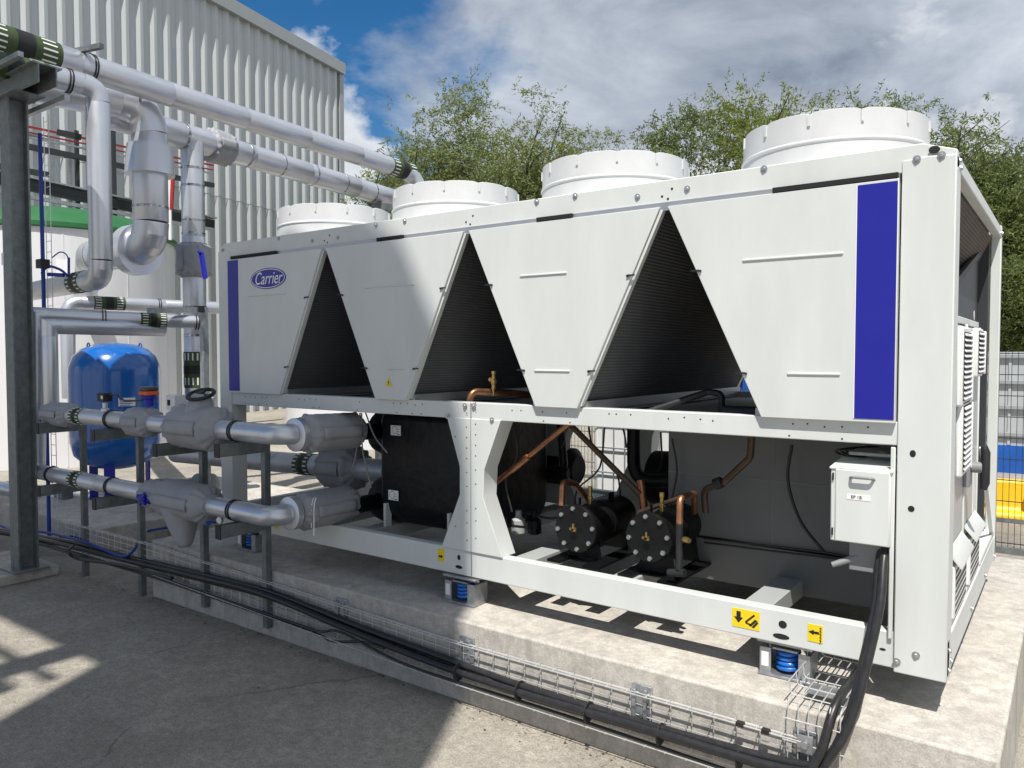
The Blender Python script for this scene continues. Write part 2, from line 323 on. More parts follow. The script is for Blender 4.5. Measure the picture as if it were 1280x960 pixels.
# V side panels
def panel_poly(n):
    c=.6+1.2*n; tl,tr,bl,br=c-.58,c+.58,c-.13,c+.13
    if n==0: tl=bl=.145
    if n==3: tr=br=4.604
    return [(tl,2.586),(tr,2.586),(br,1.616),(bl,1.616)]
for y,dy in ((-.028,.036),(WY+.028,-.036)):
    for n in range(4):
        m=M(); m.prism([(x,y,z) for x,z in panel_poly(n)],(0,dy,0)); pn=P('side_panel',m,'paint',bev=.003)
        if dy<0: continue
        if n==3:
            m=M(); m.box(4.452,4.6,-.0305,-.026,1.63,2.575); P('blue_stripe',m,'blue_paint',pn,smooth=False)
            m=M(); m.box(4.448,4.452,-.0305,-.026,1.63,2.575); P('stripe_edge',m,'white_print',pn,smooth=False)
        if n==0:
            m=M(); m.box(.15,.275,-.0305,-.026,1.63,2.578); P('blue_stripe',m,'blue_paint',pn,smooth=False)
            lo=M(); lc=py(335,348,-.029); n_=40
            def ell(a,b,y): return [(lc.x+a*math.cos(t),y,lc.z+b*math.sin(t)) for t in [2*math.pi*i/n_ for i in range(n_)]]
            lo.prism(ell(.196,.073,-.0305),(0,.004,0)); bd=P('logo_oval',lo,'blue_logo',pn,smooth=False)
            tag(bd,'blue oval badge with white script lettering')
            rg=M(); A=ell(.187,.0665,-.0318); B=ell(.181,.0615,-.0318); rg.add(A+B,[(i,(i+1)%n_,n_+(i+1)%n_,n_+i) for i in range(n_)]); P('logo_ring',rg,'white_print',bd,smooth=False)
            tx=text_mesh('Carrier',.122,.30,.82); local('logo_lettering',tx,'white_print',(lc.x,-.0315,lc.z-.002),bd,smooth=False)
        for (ua,va,ub,vb) in {0:[(311,370,357,367)],1:[(457,359,518,356),(485,461,505,461)],2:[(650,345,708,341),(668,464,712,463)],3:[(928,325,1054,317),(984,467,1050,468)]}[n]:
            a,b=py(ua,va,-.03),py(ub,vb,-.03); zz=(a.z+b.z)/2; m=M(); m.box(a.x,b.x,-.034,-.024,zz-.005,zz+.005); P('pressed_rib',m,'paint',pn,bev=.003)
        pl=panel_poly(n)
        for (i,j,s) in ((1,2,1),(0,3,-1)):
            if (n==0 and s<0) or (n==3 and s>0): continue
            for f in (.32,.80):
                x=pl[i][0]+(pl[j][0]-pl[i][0])*f; z=pl[i][1]+(pl[j][1]-pl[i][1])*f
                m=M(); m.box(x-.022,x+.016,-.038,-.028,z-.0035,z+.0035); m.box(x-.022*s-.004,x-.022*s+.004,-.037,-.028,z-.008,z+.002); P('latch',m,'rubber',pn)
        if n<3:
            e=M(); e.bar((pl[1][0]+.006,.0,2.575),(pl[2][0]+.010,.0,1.63),.014,.03,(0,1,0)); P('coil_edge_trim',e,'paint',pn)
# warning triangle on second panel
wc=py(486,478,-.03); tri=[(wc.x+.034*math.cos(R(a)),-.0315,wc.z-.006+.034*math.sin(R(a))) for a in (90,210,330)]
m=M(); m.prism(tri,(0,.002,0)); w=P('warning_sticker',m,'yellow',smooth=False)
m=M(); m.prism([(wc.x,-.0325,wc.z+.014),(wc.x-.007,-.0325,wc.z-.004),(wc.x,-.0325,wc.z-.003),(wc.x-.002,-.0325,wc.z-.017),(wc.x+.007,-.0325,wc.z+.001),(wc.x+.001,-.0325,wc.z+.001)],(0,.001,0)); P('bolt_symbol',m,'black_print',w,smooth=False)
# coils
def coil(xt,xb,mt,yy=(.012,WY-.012)):
    s=1 if xt>xb else -1   # outward side
    m=M(); t=.035
    m.prism([(xt-.012*s,yy[0],2.60),(xb,yy[0],1.645),(xb-t*s,yy[0],1.645),(xt-.012*s-t*s,yy[0],2.60)],(0,yy[1]-yy[0],0)); c=P('condenser_coil',m,mt)
    m=M(); d=Vector((xt-xb,0,.955)).normalized(); nn=Vector((s*abs(d.z),0,-abs(d.x)))
    p=Vector((xb,yy[0],1.63)); m.bar(p+nn*.004,p+nn*.004+Vector((0,yy[1]-yy[0],0)),.05,.05); P('coil_header',m,'coil_frame',c)
    return c
for n in range(4):
    c=.6+1.2*n
    coil(c-.565,c-.14,'coil_brown' if n==0 else 'coil'); coil(c+.565,c+.14,'coil_brown' if n==3 else 'coil')
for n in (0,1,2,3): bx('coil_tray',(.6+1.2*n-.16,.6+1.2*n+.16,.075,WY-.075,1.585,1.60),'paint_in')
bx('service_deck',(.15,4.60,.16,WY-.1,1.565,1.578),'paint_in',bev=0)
# fans
def cowl():
    n=96; prof=[(.436,2.688),(.436,2.705),(.424,2.735),(.421,2.825),(.427,2.832),(.427,2.838),(.419,2.846),(.417,2.962),(.409,2.966),(.398,2.962),(.398,2.70)]
    m=M()
    vs=[];
    for i,(r,h) in enumerate(prof):
        for j in range(n):
            t=2*math.pi*j/n; k=(j%8)/8; hh=h-(.006 if (h>2.95 and (j%8)==0) else 0)+(.003*math.sin(math.pi*k) if h>2.95 else 0)
            vs.append((r*math.cos(t),r*math.sin(t),hh-2.69))
    fs=[(i*n+j,i*n+(j+1)%n,(i+1)*n+(j+1)%n,(i+1)*n+j) for i in range(len(prof)-1) for j in range(n)]
    m.add(vs,fs)
    for j in range(12):
        t=2*math.pi*j/12; c,s=math.cos(t),math.sin(t); p=Vector((c*.4185,s*.4185,.215)); m.bar(p,p+Vector((c*-.001,s*-.001,.05)),.012,.014,(c,s,0))
    return m
hubm=M(); hubm.lathe([(.09,.10),(.10,.12),(.10,.20),(.05,.23)],(0,0,0),n=20)
for j in range(9):
    t=2*math.pi*j/9; c,s=math.cos(t),math.sin(t); a=Vector((c,s,0)); b=Vector((-s,c,0)); z=Vector((0,0,.15))
    q=[a*.08-b*.05+z+Vector((0,0,.03)),a*.385-b*.02+z+Vector((0,0,.04)),a*.385+b*.17+z-Vector((0,0,.04)),a*.08+b*.06+z-Vector((0,0,.03))]
    hubm.prism(q,(0,0,.006))
gm=M()
for r in (.12,.19,.26,.33,.39):
    gm.tube([(r*math.cos(2*math.pi*i/36),r*math.sin(2*math.pi*i/36),.262) for i in range(37)],.002,4,False)
for j in range(8): t=math.pi*j/8; gm.bar((-.4*math.cos(t),-.4*math.sin(t),.258),(.4*math.cos(t),.4*math.sin(t),.258),.004,.004)
f0=r0=g0=None
for n in range(4):
    for y in (.6,1.65):
        loc=Vector((.6+1.2*n,y,2.69))
        if f0 is None:
            f0=local('fan_cowl',cowl(),'cowl',loc,CH); r0=local('fan_rotor',hubm,'plastic_grey',(0,0,0),CH); r0.parent=f0; r0.location=(0,0,0); g0=local('fan_guard',gm,'wire',(0,0,0),CH); g0.parent=f0; g0.location=(0,0,0)
        else:
            c=inst(f0,loc,CH)
            for s in (r0,g0): k=bpy.data.objects.new(s.name.split('.')[0],s.data); COL.objects.link(k); k.parent=c
# bolts
bm_=M(); bm_.lathe([(.011,-.003),(.011,0),(.009,.001),(.0085,.007),(.006,.009)],(0,0,0),(0,-1,0),n=6); bm_.lathe([(.015,-.002),(.015,.002)],(0,0,0),(0,-1,0),n=12)
b0=None
def bolt(p,rot=None):
    global b0
    if b0 is None: b0=local('bolt',bm_,'bolt',p,CH); return b0
    return inst(b0,p,CH,rot)
for (u,v) in [(348,298),(390,301),(422,297),(470,281),(506,276),(671,252),(719,245),(797,246),(859,236),(955,211)]: q=py(u,v,-.001); bolt((q.x,-.002,q.z))
for (u,v) in [(1146,199),(1177,194),(1145,819),(1121,827)]: q=py(u,v,-.01); bolt((q.x,-.010,q.z))
for (u,v) in [(278,313),(581,507),(592,507),(559,520),(615,525)]: q=py(u,v,-.007); bolt((q.x,-.008,q.z))
for y,z in [(.06,2.64),(.1,2.62),(.05,.64),(.11,.66),(.05,.72),(.9,.66),(1.6,.66),(2.2,2.63),(2.2,.64)]: bolt((4.801,y,z),(0,0,R(90)))
hm=M(); rnd=random.Random(3)
def dot(x,z,y,r=.0045): hm.prism([(x+r*math.cos(2*math.pi*i/8),y-.0012,z+r*math.sin(2*math.pi*i/8)) for i in range(8)],(0,.001,0))
for x in [.3,.36,.42,.5,.55,.9,.96,1.02,1.08,1.5,1.8,1.86,1.92,1.98,2.04,2.7,2.76,2.9,3.05,3.3,3.34,3.42,3.62,3.70,3.78,3.84,4.2,4.26,4.33,4.4,4.5]:
    dot(x,ZM1-.03+rnd.uniform(-.006,.006),0,.004)
    if rnd.random()<.6: dot(x+rnd.uniform(-.02,.05),ZM0+.014,0,.004)
for z in (.83,.93,1.0,1.14,1.22,1.3,1.36,1.42,1.48,1.56,1.6):
    dot(2.385,z,-.006,.004); dot(2.45,z+.02,-.006,.004)
for z in (.9,1.42): dot(2.30,z,-.006,.004) if z>1.3 or z<.95 else None
for x in (1.2,2.4,3.6): dot(x-.02,2.64,0,.006); dot(x+.03,2.67,0,.006); dot(x+.01,2.625,0,.006)
tag(P('punched_holes',hm,'hole',smooth=False),kind='stuff')
for (u,v,a,b) in [(1141,567,.011,.014),(1139,636,.012,.012),(573,697,.011,.016),(573,709,.026,.010),(978,781,.018,.017),(976,796,.036,.012),(1103,812,.012,.005),(1168,187,.02,.015)]:
    q=py(u,v,-.009 if u>1110 else -.001); m=M(); yy=-.0095 if u>1110 else .0025
    m.prism([(q.x+a*math.cos(2*math.pi*i/20),yy,q.z+b*math.sin(2*math.pi*i/20)) for i in range(20)],(0,.001,0)); P('beam_slot',m,'hole',smooth=False)
bx('recess_shade',(.145,4.604,-.012,-.001,2.570,2.6085),'coil_frame',bev=0)  # grey strip colours in the shadowed recess under the rail
# near-black strips paint in the shade of the gaps below the top rail
for (u0,u1) in ((968,1126),(674,718),(474,506),(291,347)):
    a,b=py(u0,235,-.002).x,py(u1,222,-.002).x; bx('rail_gap_shade',(a,min(b,4.6),-.0295,-.002,2.588,2.609),'hole',bev=0)
# arrow stickers on the base beam
def sticker(u,v,w,h,shapes,name='arrow_sticker'):
    q=py(u,v,.001); m=M(); m.box(q.x-w/2,q.x+w/2,.0015,.004,q.z-h/2,q.z+h/2); s=P(name,m,'yellow',smooth=False)
    k=M()
    for poly in shapes: k.prism([(q.x+a*w,.0005,q.z+b*h) for a,b in poly],(0,.001,0))
    P('arrow_print',k,'black_print',s,smooth=False)
def arr(cx,cz,dx,dz,L,W):  # block arrow
    px_,pz_=-dz,dx; pts=[(0,.28),(.5,.28),(.5,.6),(1,0),(.5,-.6),(.5,-.28),(0,-.28)]
    return [(cx+dx*L*(a-.5)+px_*W*b,cz+dz*L*(a-.5)+pz_*W*b) for a,b in pts]
sticker(551,694,.05,.075,[arr(.0,-.1,1,0,.7,.25)])
coilp=[[(.12,-.30),(.20,-.34),(.42,.02),(.34,.08)],[(.22,-.36),(.30,-.40),(.46,-.1),(.42,0)],[(-.02,-.12),(.04,-.16),(.34,.26),(.30,.34)],[(-.02,-.12),(.0,-.22),(.18,-.3),(.2,-.22)]]
sticker(932,774,.125,.085,[arr(-.26,.05,0,-1,.62,.28)]+coilp)
sq=[]
for i in range(5): zz=.36-.18*i; sq+= [[(.28,zz),(.36,zz-.06),(.42,zz-.02),(.34,zz+.05)],[(.36,zz-.06),(.28,zz-.16),(.32,zz-.18),(.42,zz-.04)]]
sticker(1019,792,.062,.075,[arr(-.1,.05,-1,0,.72,.25)]+sq)
sticker(346,656,.05,.06,[arr(0,0,-1,0,.7,.25)])
# evaporator, black wrapped shell with rounded bottom
prof=[]
y0,y1,z0,z1,rr=.27,1.12,.745,1.515,.26
for (sy,sz,a0,rr) in ((1,1,0,.07),(0,1,90,.07),(0,0,180,.17),(1,0,270,.17)):
    cx=y1-rr if sy else y0+rr; cz=z1-rr if sz else z0+rr
    for k in range(9): a=R(a0+90*k/8); prof.append((cx+rr*math.cos(a),cz+rr*math.sin(a)))
m=M(); m.prism([(1.40,a,b) for a,b in prof],(.80,0,0)); ev=P('evaporator_shell',m,'black_wrap',bev=.03); tag(ev,'black wrapped evaporator shell inside the chiller frame')
for (u,v) in ((495,538),(492,619)):
    q=py(u,v,.262); m=M(); m.box(q.x-.045,q.x+.045,.258,.262,q.z-.033,q.z+.033); s=P('instruction_label',m,'white_print',ev,smooth=False)
    k=M(); k.tube([(q.x-.008+.024*math.cos(2*math.pi*i/20),.2575,q.z+.002+.024*math.sin(2*math.pi*i/20)) for i in range(21)],.0012,4,False); k.box(q.x+.012,q.x+.034,.2568,.258,q.z-.008,q.z-.006); k.box(q.x+.012,q.x+.034,.2568,.258,q.z+.008,q.z+.010); k.box(q.x+.014,q.x+.036,.2568,.258,q.z-.027,q.z-.022); P('label_drawing',k,'black_print',s,smooth=False)
for x in (1.46,2.02): bx('shell_foot',(x,x+.02,.24,.30,.742,.90),'paint')
for z in (1.34,.86):
    m=M(); m.lathe([(.10,0),(.15,.02),(.17,.10),(.17,.24),(.12,.30)],(1.12,.55,z),(1,0,0),n=24); P('water_nozzle',m,'black_wrap')
m=M(); m.tube(fillet([(1.25,.12,1.37),(1.25,.52,1.36),(1.35,.55,1.34)],.1),.058,16); P('water_nozzle',m,'black_wrap')
m=M(); m.tube(fillet([(1.25,.12,.87),(1.25,.52,.87),(1.35,.55,.86)],.1),.058,16); P('water_nozzle',m,'black_wrap')
m=M(); q=py(447,537,.2); m.lathe([(.02,0),(.045,.01),(.045,.05),(.02,.06)],(q.x,.2,q.z),(0,-1,0),n=16); P('flow_switch',m,'copper_dark')
for pts in ([(452,516),(453,560),(457,580),(464,610)],[(457,516),(468,545),(484,566)],[(450,516),(446,560),(440,590)]):
    m=M(); m.tube(smoothpath([py(u,v,.12) for u,v in pts]),.005,6); P('sensor_cable',m,'plastic_grey')
# oil separators
def separator(u,v,rr,ln,y0):
    c=py(u,v,y0); m=M(); m.lathe([(rr*.86,.03),(rr*.86,ln-.05),(rr*.78,ln-.02),(rr*.45,ln),(0.01,ln+.004)],c,(0,1,0),n=32); b=P('oil_separator',m,'black_steel')
    m=M(); m.lathe([(rr*.97,0),(rr,.006),(rr,.030),(rr*.97,.034)],c,(0,1,0),n=40); P('flange',m,'black_steel',b)
    m=M(); m.lathe([(rr*.9,ln*.45),(rr*.9,ln*.55)],c,(0,1,0),n=32); P('strap',m,'black_steel',b)
    for k in range(8):
        t=2*math.pi*(k+.15)/8; p=(c.x+rr*.84*math.cos(t),y0,c.z+rr*.84*math.sin(t)); m=M(); m.lathe([(.0135,-.002),(.0135,.010),(.010,.014)],p,(0,-1,0),n=6); P('flange_bolt',m,'bolt',b)
    m=M(); m.tube([c,c+Vector((0,-.03,0))],.008,10); m.bar(c+Vector((-.02,-.024,.004)),c+Vector((.02,-.024,-.004)),.012,.012); m.tube([c+Vector((0,-.02,-.01)),c+Vector((.002,-.024,.032))],.006,8); P('drain_valve',m,'brass',b)
    m=M()
    for yy in (y0+.10,y0+ln-.14): m.prism([(c.x-rr*.8,yy,.757),(c.x+rr*.8,yy,.757),(c.x+rr*.62,yy,c.z-rr*.4),(c.x-rr*.62,yy,c.z-rr*.4)],(0,.012,0))
    m.box(c.x-rr*1.2,c.x-rr*.55,y0-.04,y0+ln+.05,.743,.757); m.box(c.x+rr*.55,c.x+rr*1.25,y0-.04,y0+ln+.05,.743,.757); m.box(c.x-rr*.6,c.x+rr*.6,y0+.05,y0+.16,.745,.752); P('saddle',m,'black_steel',b)
    q=c+Vector((.0,.16,rr*.84)); m=M(); m.lathe([(.012,0),(.012,.03),(.016,.032),(.016,.045),(.010,.047),(.010,.075),(.013,.077),(.013,.1)],q,(0,0,1),n=12); P('relief_valve',m,'brass',b)
    m=M(); m.box(c.x+rr*.3,c.x+rr*.33,y0+.3,y0+.36,c.z+rr*.78,c.z+rr*1.2); P('lifting_lug',m,'black_steel',b); m=M(); m.box(c.x-rr*.3,c.x-rr*.26,y0+.1,y0+.12,c.z+rr*.78,c.z+rr*1.15); P('lifting_lug',m,'black_steel',b)
    return c
c1=separator(719,661,.132,.55,.20); c2=separator(810,672,.128,.55,.17)
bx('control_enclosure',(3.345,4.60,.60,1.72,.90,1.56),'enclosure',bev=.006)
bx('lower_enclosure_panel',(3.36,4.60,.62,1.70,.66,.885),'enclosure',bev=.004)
bx('panel_seam',(3.345,4.60,.598,.6015,1.236,1.239),'plastic_grey',bev=0)
bx('panel_seam',(3.93,3.933,.598,.6015,.90,1.56),'plastic_grey',bev=0)
for pts in ([(880,673),(960,682),(1040,692),(1075,700)],[(880,678),(960,688),(1040,698),(1075,706)]):
    m=M(); m.tube(smoothpath([py(u,v,.585) for u,v in pts]),.005,6); P('wiring',m,'cable')
def cu(pts,r,mt,y=None,f=.05,name='copper_pipe'):
    q=[py(u,v,yy) for u,v,yy in pts]; m=M(); m.tube(fillet(q,f),r,12); return P(name,m,mt)
cu([(596,622,.22),(718,524,.30)],.018,'copper'); 
a,b=py(639,588,.24),py(660,571,.25); m=M(); m.tube([a,b],.021,12); P('pipe_collar',m,'copper')
cu([(712,530,.33),(800,618,.42)],.017,'copper_dark'); cu([(806,640,.5),(800,600,.5)],.022,'copper',name='copper_stub')
cu([(702,632,.25),(703,602,.27),(718,604,.40),(748,640,.55)],.018,'copper',f=.04)
cu([(849,680,.13),(850,622,.16),(868,617,.34),(868,640,.5)],.017,'copper',f=.04); cu([(800,640,.4),(868,616,.34)],.013,'copper_dark',f=.04)
cu([(882,640,.48),(880,612,.45),(905,603,.42),(938,572,.38),(940,535,.36)],.018,'copper_dark',f=.06); 
q=py(898,604,.42); m=M(); m.lathe([(.03,-.02),(.03,.02)],q,(1,0,.5),n=12); P('pipe_clamp',m,'rubber')
cu([(849,712,.12),(849,655,.12)],.017,'rubber',name='drain_pipe'); cu([(836,716,.13),(856,716,.12)],.02,'rubber',name='drain_pipe')
q=py(858,675,.10); m=M(); m.lathe([(.012,-.02),(.016,-.005),(.012,.02)],q,(1,-.4,0),n=10); P('drain_valve',m,'brass')
cu([(586,512,.16),(588,489,.16),(640,491,.42),(700,498,.8)],.020,'copper',f=.06)
q=py(617,486,.25); m=M(); m.lathe([(.014,0),(.014,.03),(.02,.032),(.02,.05),(.011,.052),(.011,.085),(.014,.087),(.014,.105)],q,(0,0,1),n=12); m.tube([q+Vector((-.03,0,.055)),q+Vector((.01,0,.055))],.012,10); m.tube([q+Vector((0,0,-.04)),q],.008,8); P('angle_valve',m,'brass')
cu([(805,516,.30),(885,490,.42),(902,492,.42),(902,522,.42)],.017,'rubber',f=.03,name='refrigerant_hose')
cu([(905,514,.2),(952,516,.2)],.028,'rubber',name='refrigerant_hose')
# rear suction pipes and compressors seen through the frame
m=M(); m.tube(fillet([py(792,515,1.0),py(792,602,1.0),py(870,600,1.05)],.12),.042,16); P('suction_pipe',m,'black_wrap')
m=M(); m.tube(fillet([py(700,524,1.2),py(705,585,1.2),py(672,592,1.2)],.05),.03,12); m.lathe([(.03,-.08),(.055,-.06),(.055,.06),(.03,.08)],py(698,592,1.2),(1,0,.05),14); P('liquid_line',m,'black_wrap')
for pts in ([(756,530),(752,575),(744,592),(722,612),(718,640)],[(700,524),(706,548),(701,560)],[(776,524),(781,545),(783,560)],[(826,540),(827,575),(823,590)]):
    m=M(); m.tube(smoothpath([py(u,v,.9) for u,v in pts]),.006,6); P('sensor_cable',m,'cable')
for x in (1.55,2.75): 
    m=M(); m.lathe([(.1,0),(.19,.03),(.20,.3),(.16,.36),(.16,.55),(.10,.6)],(x,1.62,1.02),(1,0,0),n=24); P('compressor',m,'black_steel')
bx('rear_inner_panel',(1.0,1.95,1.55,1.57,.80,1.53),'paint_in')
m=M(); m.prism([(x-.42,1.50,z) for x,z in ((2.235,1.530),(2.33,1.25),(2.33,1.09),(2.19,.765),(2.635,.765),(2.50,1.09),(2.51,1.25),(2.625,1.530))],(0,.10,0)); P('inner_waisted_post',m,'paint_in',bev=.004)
for k,(pts,yy) in enumerate((([(640,530),(646,570),(632,600),(640,640)],.45),([(612,528),(622,560),(615,600),(628,650),(660,660)],.35),([(735,526),(742,560),(770,590),(776,625)],.7),([(655,640),(690,648),(730,640),(770,652)],.6),([(840,548),(846,590),(838,640),(850,668)],.55),([(990,556),(985,600),(1000,650),(1030,690)],.5))):
    m=M(); m.tube(smoothpath([py(u,v,yy) for u,v in pts]),.008 if k%2 else .006,7); P('loom',m,'cable')
for u,v,yy in ((625,640,.5),(648,655,.55),(668,640,.6)):
    q=py(u,v,yy); m=M(); m.lathe([(.03,0),(.045,.01),(.045,.09),(.02,.11),(.02,.15)],(q.x,q.y,.757),(0,0,1),14); P('filter_drier',m,'black_steel' if u!=648 else 'paint_in')
# white electrical box hung on the front right post
eb=bx('electrical_box',(4.365,4.595,-.03,.18,1.115,1.425),'paint',bev=.006)
m=M(); m.prism([(4.36,-.035,1.425),(4.36,.18,1.445),(4.36,.18,1.426),(4.36,-.035,1.415)],(.24,0,0)); P('box_lid',m,'paint',eb,bev=.003)
m=M(); m.box(4.385,4.592,-.038,-.03,1.118,1.418); P('box_door',m,'paint',eb,bev=.004)
m=M(); q=py(1077,599,-.05); m.tube(fillet([(q.x-.045,-.036,q.z),(q.x-.038,-.058,q.z+.006),(q.x+.038,-.058,q.z+.006),(q.x+.045,-.036,q.z)],.012,4),.006,8); P('box_handle',m,'plastic_grey',eb)
m=M(); q=py(1073,622,-.04); m.box(q.x-.045,q.x+.045,-.0395,-.037,q.z-.011,q.z+.011); lb=P('box_label',m,'white_print',eb,smooth=False)
local('label_lettering',text_mesh('EP 1B',.018),'black_print',(q.x-.008,-.0402,q.z),lb,smooth=False)
m=M(); m.box(4.372,4.378,-.037,-.031,1.14,1.17); m.box(4.372,4.378,-.037,-.031,1.37,1.40); P('hinge',m,'hole',eb)
m=M(); m.tube([py(1040,706,.0),py(1070,697,.03),py(1085,692,.05)],[.012,.016,.018],12); P('cable_gland',m,'plastic_grey',eb)
bx('gland_plate',(4.43,4.58,.02,.14,.99,1.115),'plastic_grey',eb)
bx('wire_edge_trim',(4.588,4.606,-.012,-.004,.74,1.52),'paint')
for i in range(5):
    m=M(); q=py(1062+5*i,566,.25); m.tube([(q.x+.055*math.cos(2*math.pi*k/24),.25+.02*i+.03*math.sin(4*math.pi*k/24),q.z+.02*math.sin(2*math.pi*k/24)) for k in range(25)],.005,6,False); P('coiled_wire',m,'cable')
bx('wire_shelf',(4.40,4.60,.12,.4,1.46,1.475),'paint_in')
# end face: doors, louvres, isolator
for y0_,y1_ in ((.14,.70),(.72,1.30)): bx('cabinet_door',(4.70,4.772,y0_,y1_,.80,2.02),'door_metal',bev=.006)
bx('end_sill',(4.70,4.79,.135,1.34,.768,.79),'paint'); bx('end_header',(4.66,4.765,.135,1.34,2.03,2.06),'paint')
bx('cabinet_body',(4.30,4.66,.66,1.34,.78,2.0),'paint_in')
for yy in (.135,.71,1.31): bx('door_edge',(4.765,4.778,yy-.006,yy+.006,.79,2.03),'paint')
def louvre(yc,zc,w,h):
    m=M(); m.box(4.772,4.80,yc-w/2,yc+w/2,zc-h/2,zc+h/2); a=P('vent_cover',m,'plastic_white',bev=.010)
    m=M(); m.box(4.8002,4.803,yc-w*.40,yc+w*.40,zc-h*.43,zc+h*.43); P('vent_recess',m,'hole',a,smooth=False)
    n=max(6,int(h/.026))
    for i in range(n):
        z=zc-h*.43+h*.86*(i+.5)/n; m=M(); m.prism([(4.803,yc-w*.40,z-.002),(4.810,yc-w*.40,z-.007),(4.811,yc-w*.40,z-.003),(4.803,yc-w*.40,z+.006)],(0,w*.8,0)); P('vent_slat',m,'plastic_white',a)
    m=M(); m.box(4.80,4.814,yc+w*.40,yc+w*.46,zc-h*.45,zc+h*.45); P('vent_frame',m,'plastic_white',a,bev=.004)
louvre(.47,1.84,.30,.34); louvre(.50,1.53,.28,.33); louvre(1.06,1.90,.26,.24)
m=M(); m.box(4.772,4.80,.68,.78,1.28,1.46); m.tube([(4.80,.73,1.37),(4.845,.73,1.37)],.026,12); P('isolator_base',m,'plastic_grey',bev=.004)
m=M(); m.tube([(4.85,.73,1.27),(4.856,.73,1.30),(4.856,.73,1.44),(4.85,.73,1.47)],[.014,.02,.02,.014],12); P('isolator_handle',m,'rubber')
for yc in (.42,1.0):
    m=M(); m.box(4.772,4.80,yc-.22,yc+.22,.80,1.02); h=P('air_inlet',m,'plastic_white',bev=.006)
    m=M(); m.prism([(4.775,yc-.23,1.085),(4.825,yc-.23,1.02),(4.825,yc-.23,1.012),(4.775,yc-.23,1.072)],(0,.46,0)); P('inlet_hood',m,'paint',h)
    m=M()
    for i in range(13):
        for j in range(7): m.box(4.80,4.801,yc-.19+.03*i,yc-.175+.03*i,.815+.028*j,.83+.028*j)
    tag(P('inlet_holes',m,'hole',h,smooth=False),kind='stuff')
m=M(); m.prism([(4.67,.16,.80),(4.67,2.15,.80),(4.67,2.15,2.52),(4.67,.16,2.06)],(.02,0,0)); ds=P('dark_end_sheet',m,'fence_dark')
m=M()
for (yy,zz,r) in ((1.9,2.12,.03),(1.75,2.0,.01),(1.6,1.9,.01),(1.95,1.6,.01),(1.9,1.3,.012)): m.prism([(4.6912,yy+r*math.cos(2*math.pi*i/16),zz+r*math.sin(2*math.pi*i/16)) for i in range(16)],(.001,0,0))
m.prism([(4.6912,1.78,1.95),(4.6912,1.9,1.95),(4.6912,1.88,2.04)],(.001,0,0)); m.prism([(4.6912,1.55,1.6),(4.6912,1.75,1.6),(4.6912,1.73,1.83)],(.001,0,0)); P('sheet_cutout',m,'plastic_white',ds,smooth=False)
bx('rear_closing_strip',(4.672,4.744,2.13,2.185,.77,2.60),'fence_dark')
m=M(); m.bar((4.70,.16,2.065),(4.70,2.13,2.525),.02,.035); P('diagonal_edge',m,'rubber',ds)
bx('instruction_plate',(4.772,4.775,1.12,1.24,1.05,1.32),'plastic_white',smooth=False)
m=M(); m.bar((4.79,1.33,1.4),(4.79,2.1,.78),.02,.01); P('door_stay',m,'paint')
bx('end_ledge',(4.70,4.795,1.36,2.22,.768,.80),'paint')
# ================================================================ SPRING ISOLATORS
def isolator(x,y,label):
    z=PZT; t=thing('spring_isolator',(x,y,z),label,'isolator','spring mounts under the chiller')
    m=M(); m.box(x-.115,x+.115,y-.075,y+.075,z+.002,z+.014); P('base_plate',m,'galv',t,bev=.002)
    for s in (-1,1):
        m=M(); xx=x+s*.085; m.box(xx-.025,xx+.025,y-.06,y+.06,z+.014,z+.018); m.box(xx-.025,xx+.025,y-.062,y-.057,z+.014,z+.125); m.box(xx-.025,xx+.025,y+.057,y+.062,z+.014,z+.125); m.box(xx+s*.021,xx+s*.026,y-.057,y+.057,z+.014,z+.125); P('housing',m,'galv',t)
        m=M(); m.tube([(xx,y,z+.1),(xx,y,z+.152)],.008,10); m.lathe([(.014,0),(.014,.012)],(xx,y,z+.126),n=6); P('adjuster',m,'bolt',t)
    m=M(); m.box(x-.055,x+.055,y-.058,y+.058,z+.122,z+.132); m.box(x-.12,x+.12,y-.07,y+.07,z+.149,z+.160); P('top_plate',m,'galv',t,bev=.002)
    m=M(); n=4.2; k=100; m.tube([(x+.044*math.cos(2*math.pi*n*i/k),y+.044*math.sin(2*math.pi*n*i/k),z+.022+.092*i/k) for i in range(k+1)],.0105,10); P('coil_spring',m,'spring_blue',t)
    m=M(); m.box(x-.102,x-.07,y-.0635,y-.0625,z+.04,z+.105); P('maker_plate',m,'white_print',t,smooth=False)
    return t
i0=isolator(.27,.075,'blue spring isolator under the chiller base behind the pipe struts')
for (x,y,l) in ((2.33,.05,'blue spring isolator under the waisted middle post of the chiller'),(4.165,.10,'blue spring isolator beside the two yellow arrow stickers'),(.27,2.16,'blue spring isolator under the chiller rear beam behind the pipe nozzles'),(2.33,2.16,'blue spring isolator under the chiller rear beam at its middle post'),(4.165,2.16,'blue spring isolator under the chiller rear beam below the control cabinet')):
    c=copy_tree(i0,None,(x-.27,y-.075,0)); c['label']=l
